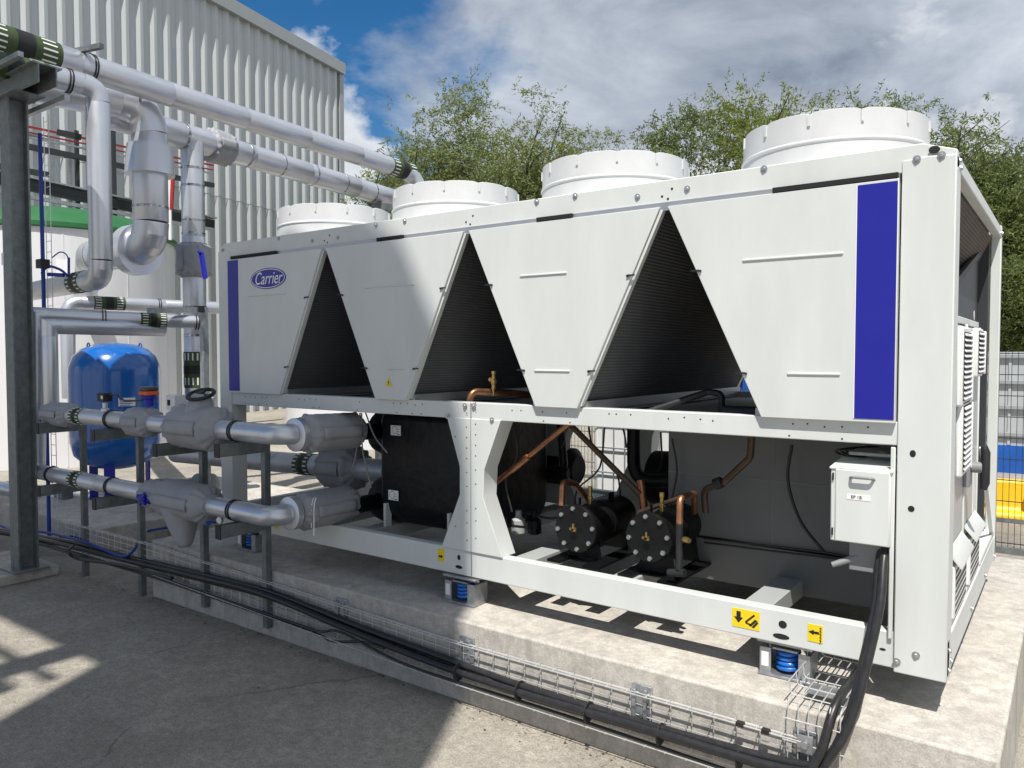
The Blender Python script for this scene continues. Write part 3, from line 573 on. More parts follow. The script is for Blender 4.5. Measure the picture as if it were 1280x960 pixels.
# ================================================================ PIPEWORK
def ringset(m,p,d,r,w=.01,g=.012):
    d=Vector(d).normalized()
    for s in (-1,1): m.lathe([(r*1.0,-w/2),(r*1.09,-w/2),(r*1.09,w/2),(r*1.0,w/2)],Vector(p)+d*g*s,d,n=24)
def pipe(label,pts,r,mt='foil',f=None,bands=(),markers=(),strips=(),group=None,joint=True):
    q=[Vector(p) for p in pts]; base=min(q,key=lambda a:a.z)
    t=thing('insulated_pipe',(q[0].x,q[0].y,q[0].z),label,'pipe',group)
    # straight sections and elbows are separate sleeves of cladding
    f=f if f is not None else r*2.2
    fl=f if isinstance(f,(list,tuple)) else [f]*len(q)     # bend radius at each corner, 0 = mitred corner
    def snap(p):
        best=None; p=Vector(p)
        for i in range(len(q)-1):
            ab=q[i+1]-q[i]; tt=max(0,min(1,(p-q[i]).dot(ab)/ab.length_squared)); c=q[i]+ab*tt
            if best is None or (c-p).length<best[0]: best=((c-p).length,c,ab)
        return best[1],best[2].normalized()
    bands=[snap(p) for p,d in bands]; strips=[snap(p) for p,d in strips]; markers=[(*snap(p),w) for p,d,w in markers]
    for i in range(len(q)-1):
        a,b=q[i].copy(),q[i+1].copy(); d=(b-a).normalized()
        if i>0: a+=d*(cut(q[i-1],q[i],q[i+1],fl[i-1]) if fl[i-1] else r*1.3)
        if i<len(q)-2: b-=d*(cut(q[i],q[i+1],q[i+2],fl[i]) if fl[i] else r*1.3)
        L_=(b-a).length; n=max(1,round(L_/1.0)) if joint else 1
        for k in range(n):
            s=a+(b-a)*(k/n); e=a+(b-a)*((k+1)/n); m=M(); m.tube([s,s+(e-s)*.004,e-(e-s)*.004,e],[r*.985,r,r,r*.985],28,cap=True); P('sleeve',m,mt,t)
        if i<len(q)-2:
            if not fl[i]:
                di=(q[i+1]-q[i]).normalized(); do=(q[i+2]-q[i+1]).normalized(); nb=(di+do).normalized(); n_=28
                u=Vector((0,0,1)) if abs(di.z)<.9 else Vector((0,1,0)); u=(u-di*u.dot(di)).normalized(); w=di.cross(u); R0=[];R1=[];R2=[]
                for j in range(n_):
                    c=(u*math.cos(2*math.pi*j/n_)+w*math.sin(2*math.pi*j/n_))*r*1.012; m0=c-di*(c.dot(nb)/di.dot(nb)); R1.append(q[i+1]+m0)
                    R0.append(q[i+1]-di*r*1.31+c); R2.append(q[i+1]+do*r*1.31+(m0-do*m0.dot(do)))
                m=M(); m.add(R0+R1+R2,[(k*n_+j,k*n_+(j+1)%n_,(k+1)*n_+(j+1)%n_,(k+1)*n_+j) for k in range(2) for j in range(n_)]+[tuple(range(n_-1,-1,-1)),tuple(2*n_+j for j in range(n_))]); P('mitred_elbow',m,mt,t,ang=25); continue
            arc=fillet([q[i],q[i+1],q[i+2]],fl[i],9)[1:-1]; m=M()
            g=[arc[0],arc[2],arc[4],arc[5],arc[7],arc[9]] if len(arc)>9 else arc
            vs=M(); vs.tube(g if r>.07 else arc,r*1.012,28); P('elbow',vs,mt,t,ang=14 if r>.07 else 45)
    for (p,d) in bands: m=M(); ringset(m,p,d,r); P('clip_band',m,'rubber',t)
    for (p,d) in strips: m=M(); m.lathe([(r,-.012),(r*1.025,-.012),(r*1.025,.012),(r,.012)],p,d,n=28); P('metal_band',m,'band',t)
    for (p,d,w) in markers:
        d=Vector(d).normalized(); p=Vector(p)
        m=M(); m.lathe([(r,-w/2),(r*1.03,-w/2),(r*1.03,w/2),(r,w/2)],p,d,n=28); k=P('pipe_marker',m,'pipe_green',t)
        m=M(); m.lathe([(r*1.03,-w*.12),(r*1.045,-w*.12),(r*1.045,w*.12),(r*1.03,w*.12)],p,d,n=28); P('marker_band',m,'black_print',k)
        u=Vector((0,0,1)) if abs(d.z)<.9 else Vector((1,0,0)); u=(u-d*u.dot(d)).normalized(); v=d.cross(u); m=M()
        for j in range(16):
            a=2*math.pi*j/16; c=(u*math.cos(a)+v*math.sin(a))
            for s in (-.36,.32): o=p+d*(s*w)+c*r*1.035; m.bar(o-d*w*.10,o+d*w*.10,r*.12,.004,c)
        tag(P('marker_ticks',m,'white_print',k,smooth=False),kind='stuff')
    return t
def cut(a,b,c,f):
    th=(a-b).angle(c-b)
    return min(f/math.tan(th/2),(a-b).length*.49,(c-b).length*.49)
def at(a,b,t): return Vector(a)+(Vector(b)-Vector(a))*t
def jacket(par,p0,p1,r0,r1,seed,lobe=None,name='valve_jacket'):
    rnd=random.Random(seed); p0,p1=Vector(p0),Vector(p1); d=(p1-p0); L_=d.length; d.normalize(); m=M(); n=64
    ph=[rnd.uniform(0,6.28) for _ in range(9)]; K=30; g=.13   # bag gathered by a cord near each end
    def rad(a):
        e=min(a,1-a)
        if e<g*.25: return r0*1.10-(r0*.04)*(e/(g*.25))
        if e<g: q=(e-g*.25)/(g*.75); return r0*1.06+(r1-r0*1.06)*(math.sin(q*math.pi/2)**.8)
        return r1
    fr=[(rad(i/(K-1)),L_*i/(K-1)) for i in range(K)]
    def wob(i,j,t):
        a=i/(K-1); e=min(a,1-a); gat=math.exp(-((e-.09)/.07)**2)
        k=1+.022*math.sin(2*t+ph[0])+.010*math.sin(3*t+ph[1]+a*4)
        k+=gat*(.11*(abs(math.sin(6.5*t+ph[3]))-.6)+.04*math.sin(17*t+ph[4]+a*12))
        k+=.012*math.sin(t*4+a*23+ph[5])*math.sin(a*17+t*2+ph[6])
        k-=.022*max(0,math.sin(9*a+3*t+ph[7]))**8
        return k
    m.lathe(fr,p0,d,n,wob)
    if lobe:
        o,ax,l,ra,rb=lobe; ax=Vector(ax).normalized(); pr=[]
        for i in range(14):
            q=i/13; pr.append((ra*.9+(rb-ra*.9)*q**1.3 if q<.96 else rb*.75,-ra*.2+(l+ra*.2)*q))
        m.lathe(pr,Vector(o),ax,32,lambda i,j,t:1+.05*math.sin(2*t+ph[3]+i*.1)+.03*math.sin(5*t+ph[4]+i*.25)-.04*max(0,math.sin(3*t+i*.5+ph[5]))**6)
    o=P(name,m,'jacket',par,ang=75)
    for a in (.075,.925):
        k=M(); k.lathe([(r0*1.08,-.004),(r0*1.16,-.004),(r0*1.16,.004),(r0*1.08,.004)],p0+d*L_*a,d,20); P('tie_cord',k,'rubber',o)
    # overlapping closing flap, facing out and down
    u=Vector((0,0,1)) if abs(d.z)<.9 else Vector((1,0,0)); w=d.cross(u).normalized(); sgn=-1 if w.dot(Vector((.4,-1,0)))<0 else 1; f=M(); rows=[]
    for i in range(9):
        a=.16+.68*i/8
        for t in (-.25,-.05,.15,.35): c=(w*sgn*math.cos(t)+u*math.sin(t)); rows.append(p0+d*L_*a+c*(r1*(1.035+.012*math.sin(7*a+ph[0]+3*t))+.002))
    f.add(rows,[(4*i+j,4*i+j+1,4*i+j+5,4*i+j+4) for i in range(8) for j in range(3)]); fo=P('closing_flap',f,'jacket',o,ang=80); md=fo.modifiers.new('thick','SOLIDIFY'); md.thickness=.004
    return o
YR=-.45; XD=(1,0,0); ru=.063
# upper run into the chiller
zu,zl=1.405,.892; xe=1.27
A=Vector((-1.70,YR,zu)); 
def rx(u,v): return py(u,v,YR).x
up_=pipe('upper silver flow pipe with handwheel valve jacket running to the chiller nozzle',[(-1.74,.55,2.13),(-1.74,YR,2.13),(-1.74,YR,zu),(xe,YR,zu),(xe,.16,zu-.02)],ru,f=[0,0,.11],
  bands=[((rx(140,520),YR,zu),XD),((rx(216,527),YR,zu),XD),((rx(296,540),YR,zu),XD)],markers=[((rx(101,517),YR,zu),XD,.17)])
jacket(up_,(-1.80,YR,zu),(rx(90,517),YR,zu),ru,.10,1)
jacket(up_,(rx(164,524),YR,zu),(rx(192,526),YR,zu),ru,.105,2)
jacket(up_,(rx(222,530),YR,zu),(rx(278,538),YR,zu),ru*1.05,.150,3,lobe=((rx(250,534),YR,zu+.04),(.10,0,1),.19,.135,.055))
jacket(up_,(xe,-.28,zu-.01),(xe,.20,zu-.02),ru*1.3,.125,4,name='coupling_jacket')
m=M(); m.lathe([(.075,0),(.105,.01),(.105,.05),(.075,.06)],(xe,-.34,zu-.01),(0,1,0),28); P('union_collar',m,'foil',up_)
hw=py(251,493,YR); ax=Vector((.15,-.35,1)).normalized(); m=M(); u_=Vector((1,0,0)); u_=(u_-ax*u_.dot(ax)).normalized(); w_=ax.cross(u_)
m.tube([hw+(u_*math.cos(2*math.pi*i/32)+w_*math.sin(2*math.pi*i/32))*.085 for i in range(33)],.013,10,False)
for k in range(3): a=2*math.pi*k/3; m.tube([hw,hw+(u_*math.cos(a)+w_*math.sin(a))*.085],.010,8)
m.lathe([(.024,-.02),(.024,.02)],hw,ax,12); m.tube([hw-ax*.11,hw],.016,10); P('handwheel',m,'rubber',up_)
q=py(186,494,YR); m=M(); m.lathe([(.035,-.08),(.035,-.03),(.05,-.025),(.055,.0)],q,(0,0,1),16); P('actuator_neck',m,'lever_blue',up_)
m=M(); m.box(q.x-.055,q.x+.055,q.y-.05,q.y+.05,q.z,q.z+.03); m2=P('valve_actuator',m,'orange',up_,bev=.008); m=M(); m.box(q.x-.05,q.x+.055,q.y-.05,q.y+.05,q.z+.031,q.z+.062); P('actuator_cap',m,'glass_grey',m2,bev=.012)
q=py(131,496,YR); m=M(); m.box(q.x-.05,q.x+.05,q.y-.035,q.y+.035,q.z-.035,q.z+.03); s_=P('sensor_head',m,'rubber',up_,bev=.004); m=M(); m.lathe([(.034,0),(.030,.025),(.018,.03),(.018,.07)],(q.x,q.y,zu+ru*.8),(0,0,1),14); P('sensor_well',m,'foil',s_)
m=M(); m.box(q.x+.012,q.x+.04,q.y-.0365,q.y-.0355,q.z-.015,q.z+.01); P('sensor_label',m,'white_print',s_,smooth=False)
m=M(); e=py(178,500,YR); m.tube(smoothpath([q+Vector((.05,0,.01)),q+Vector((.18,0,.02)),q+Vector((.30,0,-.02)),e]),.007,8); P('sensor_cable',m,'cable',up_)
q=py(221,503,YR+.1); m=M(); m.box(q.x-.055,q.x+.055,q.y-.05,q.y+.05,q.z-.05,q.z+.055); s_=P('junction_box',m,'plastic_white',up_,bev=.005); m=M(); m.box(q.x-.035,q.x+.0,q.y-.052,q.y-.05,q.z-.02,q.z+.02); P('box_window',m,'hole',s_,smooth=False)
def lever_cluster(q,par,s=1.0):
    m=M(); m.lathe([(.02*s,-.04*s),(.035*s,-.02*s),(.035*s,.03*s),(.02*s,.04*s)],q,(0,-1,.1),12); m.bar(q+Vector((-.05,-.03,.02))*s,q+Vector((.05,-.03,-.03))*s,.02*s,.02*s); m.bar(q+Vector((-.02,-.03,-.04))*s,q+Vector((.045,-.03,.045))*s,.016*s,.02*s); m.tube([q+Vector((.02,0,.0))*s,q+Vector((.06,0,-.02))*s],.018*s,10); P('valve_lever',m,'lever_blue',par)
lever_cluster(py(57,520,YR-.05),up_)
m=M(); m.tube([py(58,528,YR-.05),py(57,580,YR-.05)],.004,6); P('hanging_cord',m,'wire',up_)
# lower run
lo_=pipe('lower silver return pipe with a pointed strainer jacket running to the chiller nozzle',[pd(248,403,7.35),(-2.03,YR+.03,2.24),(-2.03,YR,zl),(xe-.08,YR,zl),(xe-.08,.16,zl-.01)],ru,f=[0,0,.11],
  bands=[(pd(133,394,6.72),pd(248,403,7.35)-Vector((-2.03,YR+.03,2.24))),(pd(246,403,7.34),pd(248,403,7.35)-Vector((-2.03,YR+.03,2.24))),((rx(66,593),YR,zl),XD),((rx(141,607),YR,zl),XD),((rx(294,634),YR,zl),XD)],
  markers=[((rx(99,597),YR,zl),XD,.17),(at((-2.03,YR+.03,2.24),pd(248,403,7.35),.70),pd(248,403,7.35)-Vector((-2.03,YR+.03,2.24)),.22)])
jacket(lo_,(rx(184,618),YR,zl),(rx(214,624),YR,zl),ru,.10,6)
jacket(lo_,(rx(203,622),YR,zl),(rx(266,632),YR,zl),ru*1.05,.132,7,lobe=((rx(226,630),YR,zl-.02),(.22,-.05,-1),.31,.165,.045))
jacket(lo_,(xe-.08,-.26,zl-.005),(xe-.08,.22,zl-.01),ru*1.3,.122,8,name='coupling_jacket')
m=M(); m.lathe([(.075,0),(.105,.01),(.105,.05),(.075,.06)],(xe-.08,-.33,zl),(0,1,0),28); P('union_collar',m,'foil',lo_)
lever_cluster(py(182,623,YR-.1),lo_)
q=py(275,650,YR); m=M(); m.lathe([(.024,-.008),(.027,.0),(.024,.008)],q,(0.3,-1,0),18); g_=P('pressure_gauge',m,'galv',lo_); m=M(); m.lathe([(.020,0),(.020,.002)],q+Vector((.003,-.0085,0)),(.3,-1,0),18); P('gauge_face',m,'white_print',g_)
m=M(); m.tube([q,q-Vector((0,0,.11))],.006,8); m.lathe([(.012,-.11),(.012,-.08)],q,(0,0,1),8); m.tube([q-Vector((0,0,.05)),q+Vector((-.09,.03,-.01))],.008,8); P('gauge_stem',m,'bolt',g_)
m=M(); a=py(259,653,YR); m.lathe([(.02,-.02),(.02,.02)],a,(1,0,0),12); P('vent_valve',m,'spring_blue',lo_)
for k,(du,l) in enumerate(((0,.19),(3,.24))):
    a=py(392+du,622,-.2); m=M(); m.tube(smoothpath([a,a+Vector((.004,-.02,-.06)),a+Vector((0,-.02,-l))]),.004,6); P('hanging_cord',m,'white_print',lo_)
# third pipe behind
t3=pipe('dull silver pipe entering behind the chiller left post',[(-1.9,.75,.93),(.72,.62,1.03),(1.4,.66,1.04)],.085,'foil_dull',f=.1,markers=[(pd(318,585,1)*0+at((-1.9,.75,.93),(.72,.62,1.03),.80),(2.62,-.13,.10),.2)])
jacket(t3,(.45,.635,1.02),(.82,.63,1.035),.085,.17,11); jacket(t3,(1.12,.645,1.035),(1.36,.655,1.04),.085,.115,12)
# strut supports
def strut(name_x,label,arms,top,zb=.075):
    x=name_x; t=thing('strut_support',(x,-.245,zb),label,'pipe support','pipe struts along the plinth'); y=-.2435
    m=M(); m.box(x-.022,x+.022,y-.022,y-.018,zb,top); m.box(x-.022,x-.018,y-.018,y+.022,zb,top); m.box(x+.018,x+.022,y-.018,y+.022,zb,top); m.box(x-.018,x+.018,y+.012,y+.015,zb,top); P('post',m,'galv_dark',t)
    for z in arms:
        m=M(); m.box(x-.024,x-.020,-.60,y-.022,z-.083,z); m.box(x+.020,x+.024,-.60,y-.022,z-.083,z); m.box(x-.020,x+.020,-.60,y-.022,z-.083,z-.079); m.box(x-.020,x+.020,-.60,y-.022,z-.043,z-.039); a=P('cantilever_arm',m,'galv_dark',t)
        m=M(); m.box(x-.027,x+.027,-.605,-.598,z-.086,z+.003); P('end_cap',m,'rubber',a)
    return t
au,al=zu-ru*1.1,zl-ru*1.1
strut(-1.64,'grey steel strut holding both pipes beside the column footing',(au,al),1.42,.0)
strut(-.72,'grey steel strut under the orange valve actuator',(au,al),1.42,.0)
strut(.14,'grey steel strut behind the pointed strainer jacket',(au-.05,),1.32)
strut(.86,'grey steel strut between the pipe elbows and the chiller',(au,al),1.36)
# tall bracket post by the chiller left end
t=thing('pipe_stand',(-.35,1.05,0),'tall galvanised strut frame beside the chiller left end','pipe support')
q=pd(255,400,7.45); m=M(); m.box(q.x-.03,q.x+.03,q.y-.03,q.y+.03,0,q.z+.12); P('post',m,'galv',t); m=M(); m.bar(pd(186,398,6.9)+Vector((0,0,.07)),pd(248,394,7.4)+Vector((0,0,.05)),.05,.05); P('arm',m,'galv',t)
m=M(); e=pd(250,393,7.4)+Vector((0,0,.05)); m.box(e.x-.03,e.x+.03,e.y-.03,e.y+.03,e.z-.03,e.z+.03); P('end_cap',m,'rubber',t)
# overhead mains
Z1=4.6
def hz(u,v,z): return pz(u,v,z)
a,b=hz(-260,-30,Z1),hz(492,211,Z1); e=pd(524,222,11.7)
d1=(hz(490,210,Z1)-hz(0,50,Z1)).normalized(); a=hz(0,50,Z1)-d1*3.2
end=hz(517,217,Z1)
o1=pipe('topmost long silver overhead pipe running back behind the fans',[a,end,end+Vector((.35,.25,-1.4))],.125,f=.3,bands=[(hz(110,86,Z1),d1)],markers=[(hz(22,58,Z1),d1,.62),(hz(499,212,Z1),d1,.55)])
m=M(); m.bar(hz(96,64,Z1+.12),hz(122,62,Z1+.12)+Vector((.12,-.02,0)),.045,.045); P('clip_channel',m,'galv_dark',o1)
# second pipe with drop
Z2=4.23; p2=hz(122,110,Z2); d2=(hz(115,108,Z2)-hz(0,80,Z2)).normalized()
v2=Vector((p2.x,p2.y,2.57)); e2=(pz(57,367,2.57)-pz(120,356,2.57)).normalized()*2.6
pipe('silver drop pipe bending down between the column and the big reducer',[hz(0,80,Z2)-d2*2.6,p2,v2,v2+e2],.096,f=[.13,.16],bands=[(hz(90,98,Z2),d2)],markers=[(hz(26,77,Z2),d2,.5),(at(v2,v2+e2,.20),e2,.32)])
# third large pipe with reducer to the tank
Z3=4.50; p3=hz(186,134,Z3); d3=(hz(165,130,Z3)-hz(0,97,Z3)).normalized(); zq=3.03
v3=Vector((p3.x,p3.y,zq)); tk=Vector((-8.45,3.0,zq-.1))
o3=pipe('widest silver pipe dropping through a reducer into the white tank',[hz(0,97,Z3)-d3*2.4,p3,v3,v3+Vector((-1.0,-.12,-.03)),tk],.176,f=.28,strips=[(hz(168,131,Z3),d3),(Vector((p3.x,p3.y,3.95)),(0,0,1)),(Vector((p3.x,p3.y,3.45)),(0,0,1))],markers=[(hz(5,98,Z3),d3,.5)])
zr=pd(188,200,8.2).z; m=M(); m.lathe([(.178,-.17),(.245,-.165),(.235,.0),(.22,.14),(.178,.15)],(p3.x,p3.y,zr),(0,0,1),32); P('reducer',m,'foil',o3)
m=M(); ll=(v3+Vector((-.30,-.03,-.01))); m.lathe([(.178,-.12),(.27,-.12),(.27,.02),(.25,.04),(.178,.04)],ll,(-1,-.12,0),28); P('flange_cover',m,'foil',o3)
# fourth main
Z4=4.4; d4=(hz(490,248,Z4)-hz(205,163,Z4)).normalized(); tee=hz(240,173,Z4)
st=[(hz(u,v,Z4),d4) for u,v in ((225,170),(305,194),(348,206),(390,218),(428,229),(465,240))]
o4=pipe('long silver overhead pipe with grey valve jacket beneath the topmost pipe',[hz(120,138,Z4),hz(500,251,Z4)+d4*3],.150,strips=st)
jacket(o4,hz(258,180,Z4),hz(286,188,Z4),.155,.205,21)
low=Vector((tee.x,tee.y,.75))
o5=pipe('vertical silver riser with jacketed valve and blue lever beside the reducer',[tee+Vector((0,0,.02)),low,low+Vector((.2,.5,0))],.128,f=.2,strips=[(Vector((tee.x,tee.y,z)),(0,0,1)) for z in (4.05,3.85,3.45,3.3,2.45,2.12)],markers=[(Vector((tee.x,tee.y,1.72)),(0,0,1),.42)])
jz=pd(232,320,8.6).z; jacket(o5,(tee.x,tee.y,jz-.2),(tee.x,tee.y,jz+.2),.13,.19,22); jacket(o5,(tee.x,tee.y,1.15),(tee.x,tee.y,1.42),.13,.2,23)
q=pd(253,330,8.4); m=M(); m.bar(q+Vector((-.02,0,.12)),q+Vector((.05,0,-.16)),.05,.03); m.bar(q+Vector((-.06,0,.14)),q+Vector((0,0,.1)),.03,.03); P('valve_lever',m,'lever_blue',o5)
# back horizontal pipe
a,b=pd(84,377,9.6),pd(300,386,10.9); o6=pipe('thin silver pipe crossing behind the riser',[a+Vector((0,0,-1.2)),a,b],.082,f=.16,bands=[(at(a,b,.50),b-a)],markers=[(at(a,b,.22),b-a,.36)])
a,b=pd(0,610,9.2),pd(112,627,9.0); pipe('low silver pipe lying behind the steel column on blocks',[a-(b-a)*.6,b+(b-a)*.5],.08)
m=M(); q=pd(80,640,8.9); m.box(q.x-.1,q.x+.1,q.y-.06,q.y+.06,.25,.36); tag(m.build('pipe_block','galv_dark'),'small dark block under the low pipe on the pad','block')
# pipe 4 support post behind chiller
q=hz(472,243,Z4); m=M(); m.box(q.x-.05,q.x+.05,q.y-.05,q.y+.05,0,Z1-.13); m.box(q.x-.25,q.x+.25,q.y-.06,q.y+.06,Z4-.27,Z4-.17); tag(m.build('pipe_post','galv_dark'),'grey steel post carrying the overhead pipes behind the fans','post')
# ================================================================ STEEL COLUMN
cx,cy=-1.955,-.59; t=thing('steel_column',(cx,cy,.09),'tall galvanised steel column on a small footing carrying the overhead pipes','column')
m=M(); h=.078; m.box(cx-h,cx+h,cy-h,cy-h+.014,.105,4.0); m.box(cx-h,cx+h,cy+h-.014,cy+h,.105,4.0); m.box(cx-.005,cx+.005,cy-h+.014,cy+h-.014,.105,4.0); P('shaft',m,'galv_dark',t)
bx('base_plate',(cx-.14,cx+.14,cy-.14,cy+.14,.09,.105),'galv_dark',t)
m=M(); m.box(cx-.75,cx+.62,cy-.07,cy-.06,4.0,4.14); m.box(cx-.75,cx+.62,cy+.06,cy+.07,4.0,4.14); m.box(cx-.75,cx+.62,cy-.11,cy+.11,4.14,4.152); m.box(cx-.2,cx+.3,cy-.12,cy+.12,3.99,4.0); P('cross_arm',m,'galv_dark',t)
m=M(); m.box(cx-.75,cx+.6,cy+.13,cy+.17,3.92,3.96); m.box(cx-.75,cx+.6,cy-.20,cy-.16,4.16,4.20); P('channel',m,'galv',t)
q=pd(18,325,6.5); m=M(); m.box(q.x-.02,q.x+.02,cy-h-.003,cy-h,q.z-.05,q.z+.05); P('tag_plate',m,'white_print',t,smooth=False)
# blue conduits and ladder tray beside the column
t=thing('cable_ladder',(-1.98,-.40,0),'thin wire cable ladder with blue conduit rising beside the column','cable ladder')
x,y=-2.06,-.33; k0=pd(61,300,7.2); x,y=k0.x,k0.y
for dx in (-.05,.05): m=M(); m.tube([(x+dx,y,.1),(x+dx,y,4.1)],.004,6); P('side_wire',m,'wire',t)
for i in range(40): m=M(); m.tube([(x-.05,y,.15+.1*i),(x+.05,y,.15+.1*i)],.003,5); P('rung',m,'wire',t)
m=M(); m.tube([(x-.085,y-.02,.08),(x-.085,y-.02,3.95)],.018,10); P('conduit',m,'cable_blue',t)
q=pd(55,330,7.1); m=M(); m.box(q.x-.05,q.x+.05,q.y-.05,q.y+.03,q.z-.04,q.z+.04); P('clamp',m,'rubber',t)
a=pd(52,342,7.1); m=M(); m.tube(smoothpath([a,pd(60,333,7.1),pd(75,337,7.1),pd(85,345,7.1)]),.012,8); m.tube(smoothpath([pd(65,322,7.2),pd(76,315,7.2),pd(85,322,7.2),pd(86,345,7.2)]),.006,8); m.tube([pd(86,350,7.2),pd(86,322,7.2)],.012,8); m.tube([pd(60,343,7.1),pd(80,344,7.1)],.018,8); P('probe_cable',m,'cable_blue',t)
# ================================================================ PRESSURE VESSEL
vc=pd(145,512,8.75); vr=.47; zb_,zt_=.60,2.03
t=thing('pressure_vessel',(vc.x,vc.y,.25),'glossy blue upright pressure vessel on the low pad','vessel')
pr=[(.03,zb_),(.2,zb_+.03),(.34,zb_+.09),(.43,zb_+.18),(vr,zb_+.33)]+[(vr,zb_+.4),(vr,zt_-.36)]+[(vr*.985,zt_-.27),(vr*.90,zt_-.155),(vr*.72,zt_-.07),(vr*.45,zt_-.02),(.03,zt_)]
m=M(); m.lathe(pr,(vc.x,vc.y,0),n=64); P('shell',m,'vessel_blue',t,ang=60)
for k in range(3):
    a=R(80+120*k); p=Vector((vc.x+.33*math.cos(a),vc.y+.33*math.sin(a),.25)); m=M(); m.bar(p,p+Vector((0,0,.5)),.11,.02,(math.cos(a),math.sin(a),0)); m.box(p.x-.07,p.x+.07,p.y-.07,p.y+.07,.25,.262); P('leg',m,'lever_blue',t)
q=(CAM-vc); q.z=0; q.normalize(); sx=Vector((-q.y,q.x,0))
lp=pd(162,503,8.3); n_=(Vector((lp.x,lp.y,0))-Vector((vc.x,vc.y,0))).normalized(); c=Vector((vc.x,vc.y,lp.z))+n_*(vr+.003); tn=Vector((-n_.y,n_.x,0))
m=M(); m.bar(c-tn*.085,c+tn*.085,.004,.09,(0,0,1)); lb=P('data_label',m,'white_print',t,smooth=False); m=M()
for k in range(4): m.bar(c+n_*.003-tn*.07+Vector((0,0,.02-.018*k)),c+n_*.003+tn*(.05-.02*(k%2))+Vector((0,0,.02-.018*k)),.003,.006,(0,0,1))
m.bar(c+n_*.003-tn*.075+Vector((0,0,.035)),c+n_*.003-tn*.035+Vector((0,0,.035)),.003,.014,(0,0,1)); P('label_print',m,'cable_blue',lb,smooth=False)
for s in (-1,1): 
    p=Vector((vc.x,vc.y,zt_-.04))+sx*s*.26; m=M(); m.tube([p+Vector((math.cos(i*math.pi/6)*.03,0,math.sin(i*math.pi/6)*.035)) for i in range(13)],.008,8,False); P('lifting_eye',m,'vessel_blue',t)
# ================================================================ WHITE TANK
t=thing('storage_tank',(-10.22,3.42,0),'big white cylindrical tank with a green rim in front of the clad building','tank')
TR=1.95; m=M(); m.lathe([(TR,0),(TR,4.08)],(-10.22,3.42,0),n=96); P('shell',m,'tank_white',t)
m=M(); m.lathe([(TR+.01,4.0),(TR+.06,4.02),(TR+.06,4.09),(TR-.02,4.16),(TR*.85,4.34),(TR*.5,4.5),(.05,4.55)],(-10.22,3.42,0),n=96); P('green_roof',m,'green',t)
for k in range(12):
    a=R(30*k+7); m=M(); m.bar((-10.22+(TR+.002)*math.cos(a),3.42+(TR+.002)*math.sin(a),.02),(-10.22+(TR+.002)*math.cos(a),3.42+(TR+.002)*math.sin(a),4.0),.02,.008,(math.cos(a),math.sin(a),0)); P('seam',m,'tank_white',t)
q=pd(79,326,12.0); n_=(Vector((q.x+10.22,q.y-3.42,0))).normalized(); c=Vector((-10.22,3.42,q.z))+n_*(TR+.004); tn=Vector((-n_.y,n_.x,0)); m=M(); m.bar(c-tn*.09,c+tn*.09,.004,.25,(0,0,1)); P('notice',m,'white_print',t,smooth=False)
# second low tank further back
t=thing('small_tank',(-7.4,8.2,0),'lower white tank with green rim far behind the riser','tank')
m=M(); m.lathe([(1.5,0),(1.5,2.45)],(-7.4,8.2,0),n=64); P('shell',m,'tank_white',t); m=M(); m.lathe([(1.51,2.42),(1.55,2.44),(1.55,2.52),(1.2,2.7),(.05,2.8)],(-7.4,8.2,0),n=64); P('green_roof',m,'green',t)
# ================================================================ WIRE BASKET TRAY AND CABLES
def tz(x): return 0.0 if x>2.4 else (.085*min(1,(2.4-x)/2.9))
t=thing('wire_basket_tray',(1.2,-.27,.13),'long galvanised wire basket tray along the plinth front face','cable tray')
xs=[-2.0,-1.0,-.5,.5,1.5,2.4,3.4,4.33]
for (y,z) in ((-.236,.34),(-.236,.285),(-.236,.235),(-.236,.18),(-.236,.135),(-.292,.352),(-.268,.352),(-.30,.135),(-.272,.135)):
    m=M(); m.tube([(x,y,z+tz(x)) for x in xs],.0028,6); P('long_wire',m,'wire',t)
w0=None; x=-1.95; m=M(); m.tube(fillet([(0,-.298,.352),(0,-.2395,.356),(0,-.2395,.130),(0,-.303,.131)],.02,4),.0026,6)
while x<4.32:
    if w0 is None: w0=local('cross_wire',m,'wire',(x,0,tz(x)),t)
    else: inst(w0,(x,0,tz(x)),t)
    x+=.1
for u,v in ((428,765),(584,815),(803,880),(1008,935)):
    q=py(u,v,-.224); m=M(); z=.285+tz(q.x); m.box(q.x-.05,q.x+.05,-.232,-.221,z-.085,z+.09); m.box(q.x-.045,q.x-.025,-.25,-.232,z-.07,z+.07); m.box(q.x+.012,q.x+.03,-.246,-.232,z-.075,z+.075); b=P('wall_bracket',m,'galv',t,bev=.002)
    m=M(); [m.lathe([(.01,-.004),(.01,.008)],(q.x,-.234,z+dz),(0,-1,0),6) for dz in (-.05,.06)]; P('bracket_bolt',m,'bolt',b)
for u,v in ((925,911),(957,921)):
    q=py(u,v,-.29); m=M(); m.box(q.x-.016,q.x+.016,-.30,-.275,.345,.362); P('splice_clip',m,'rubber',t)
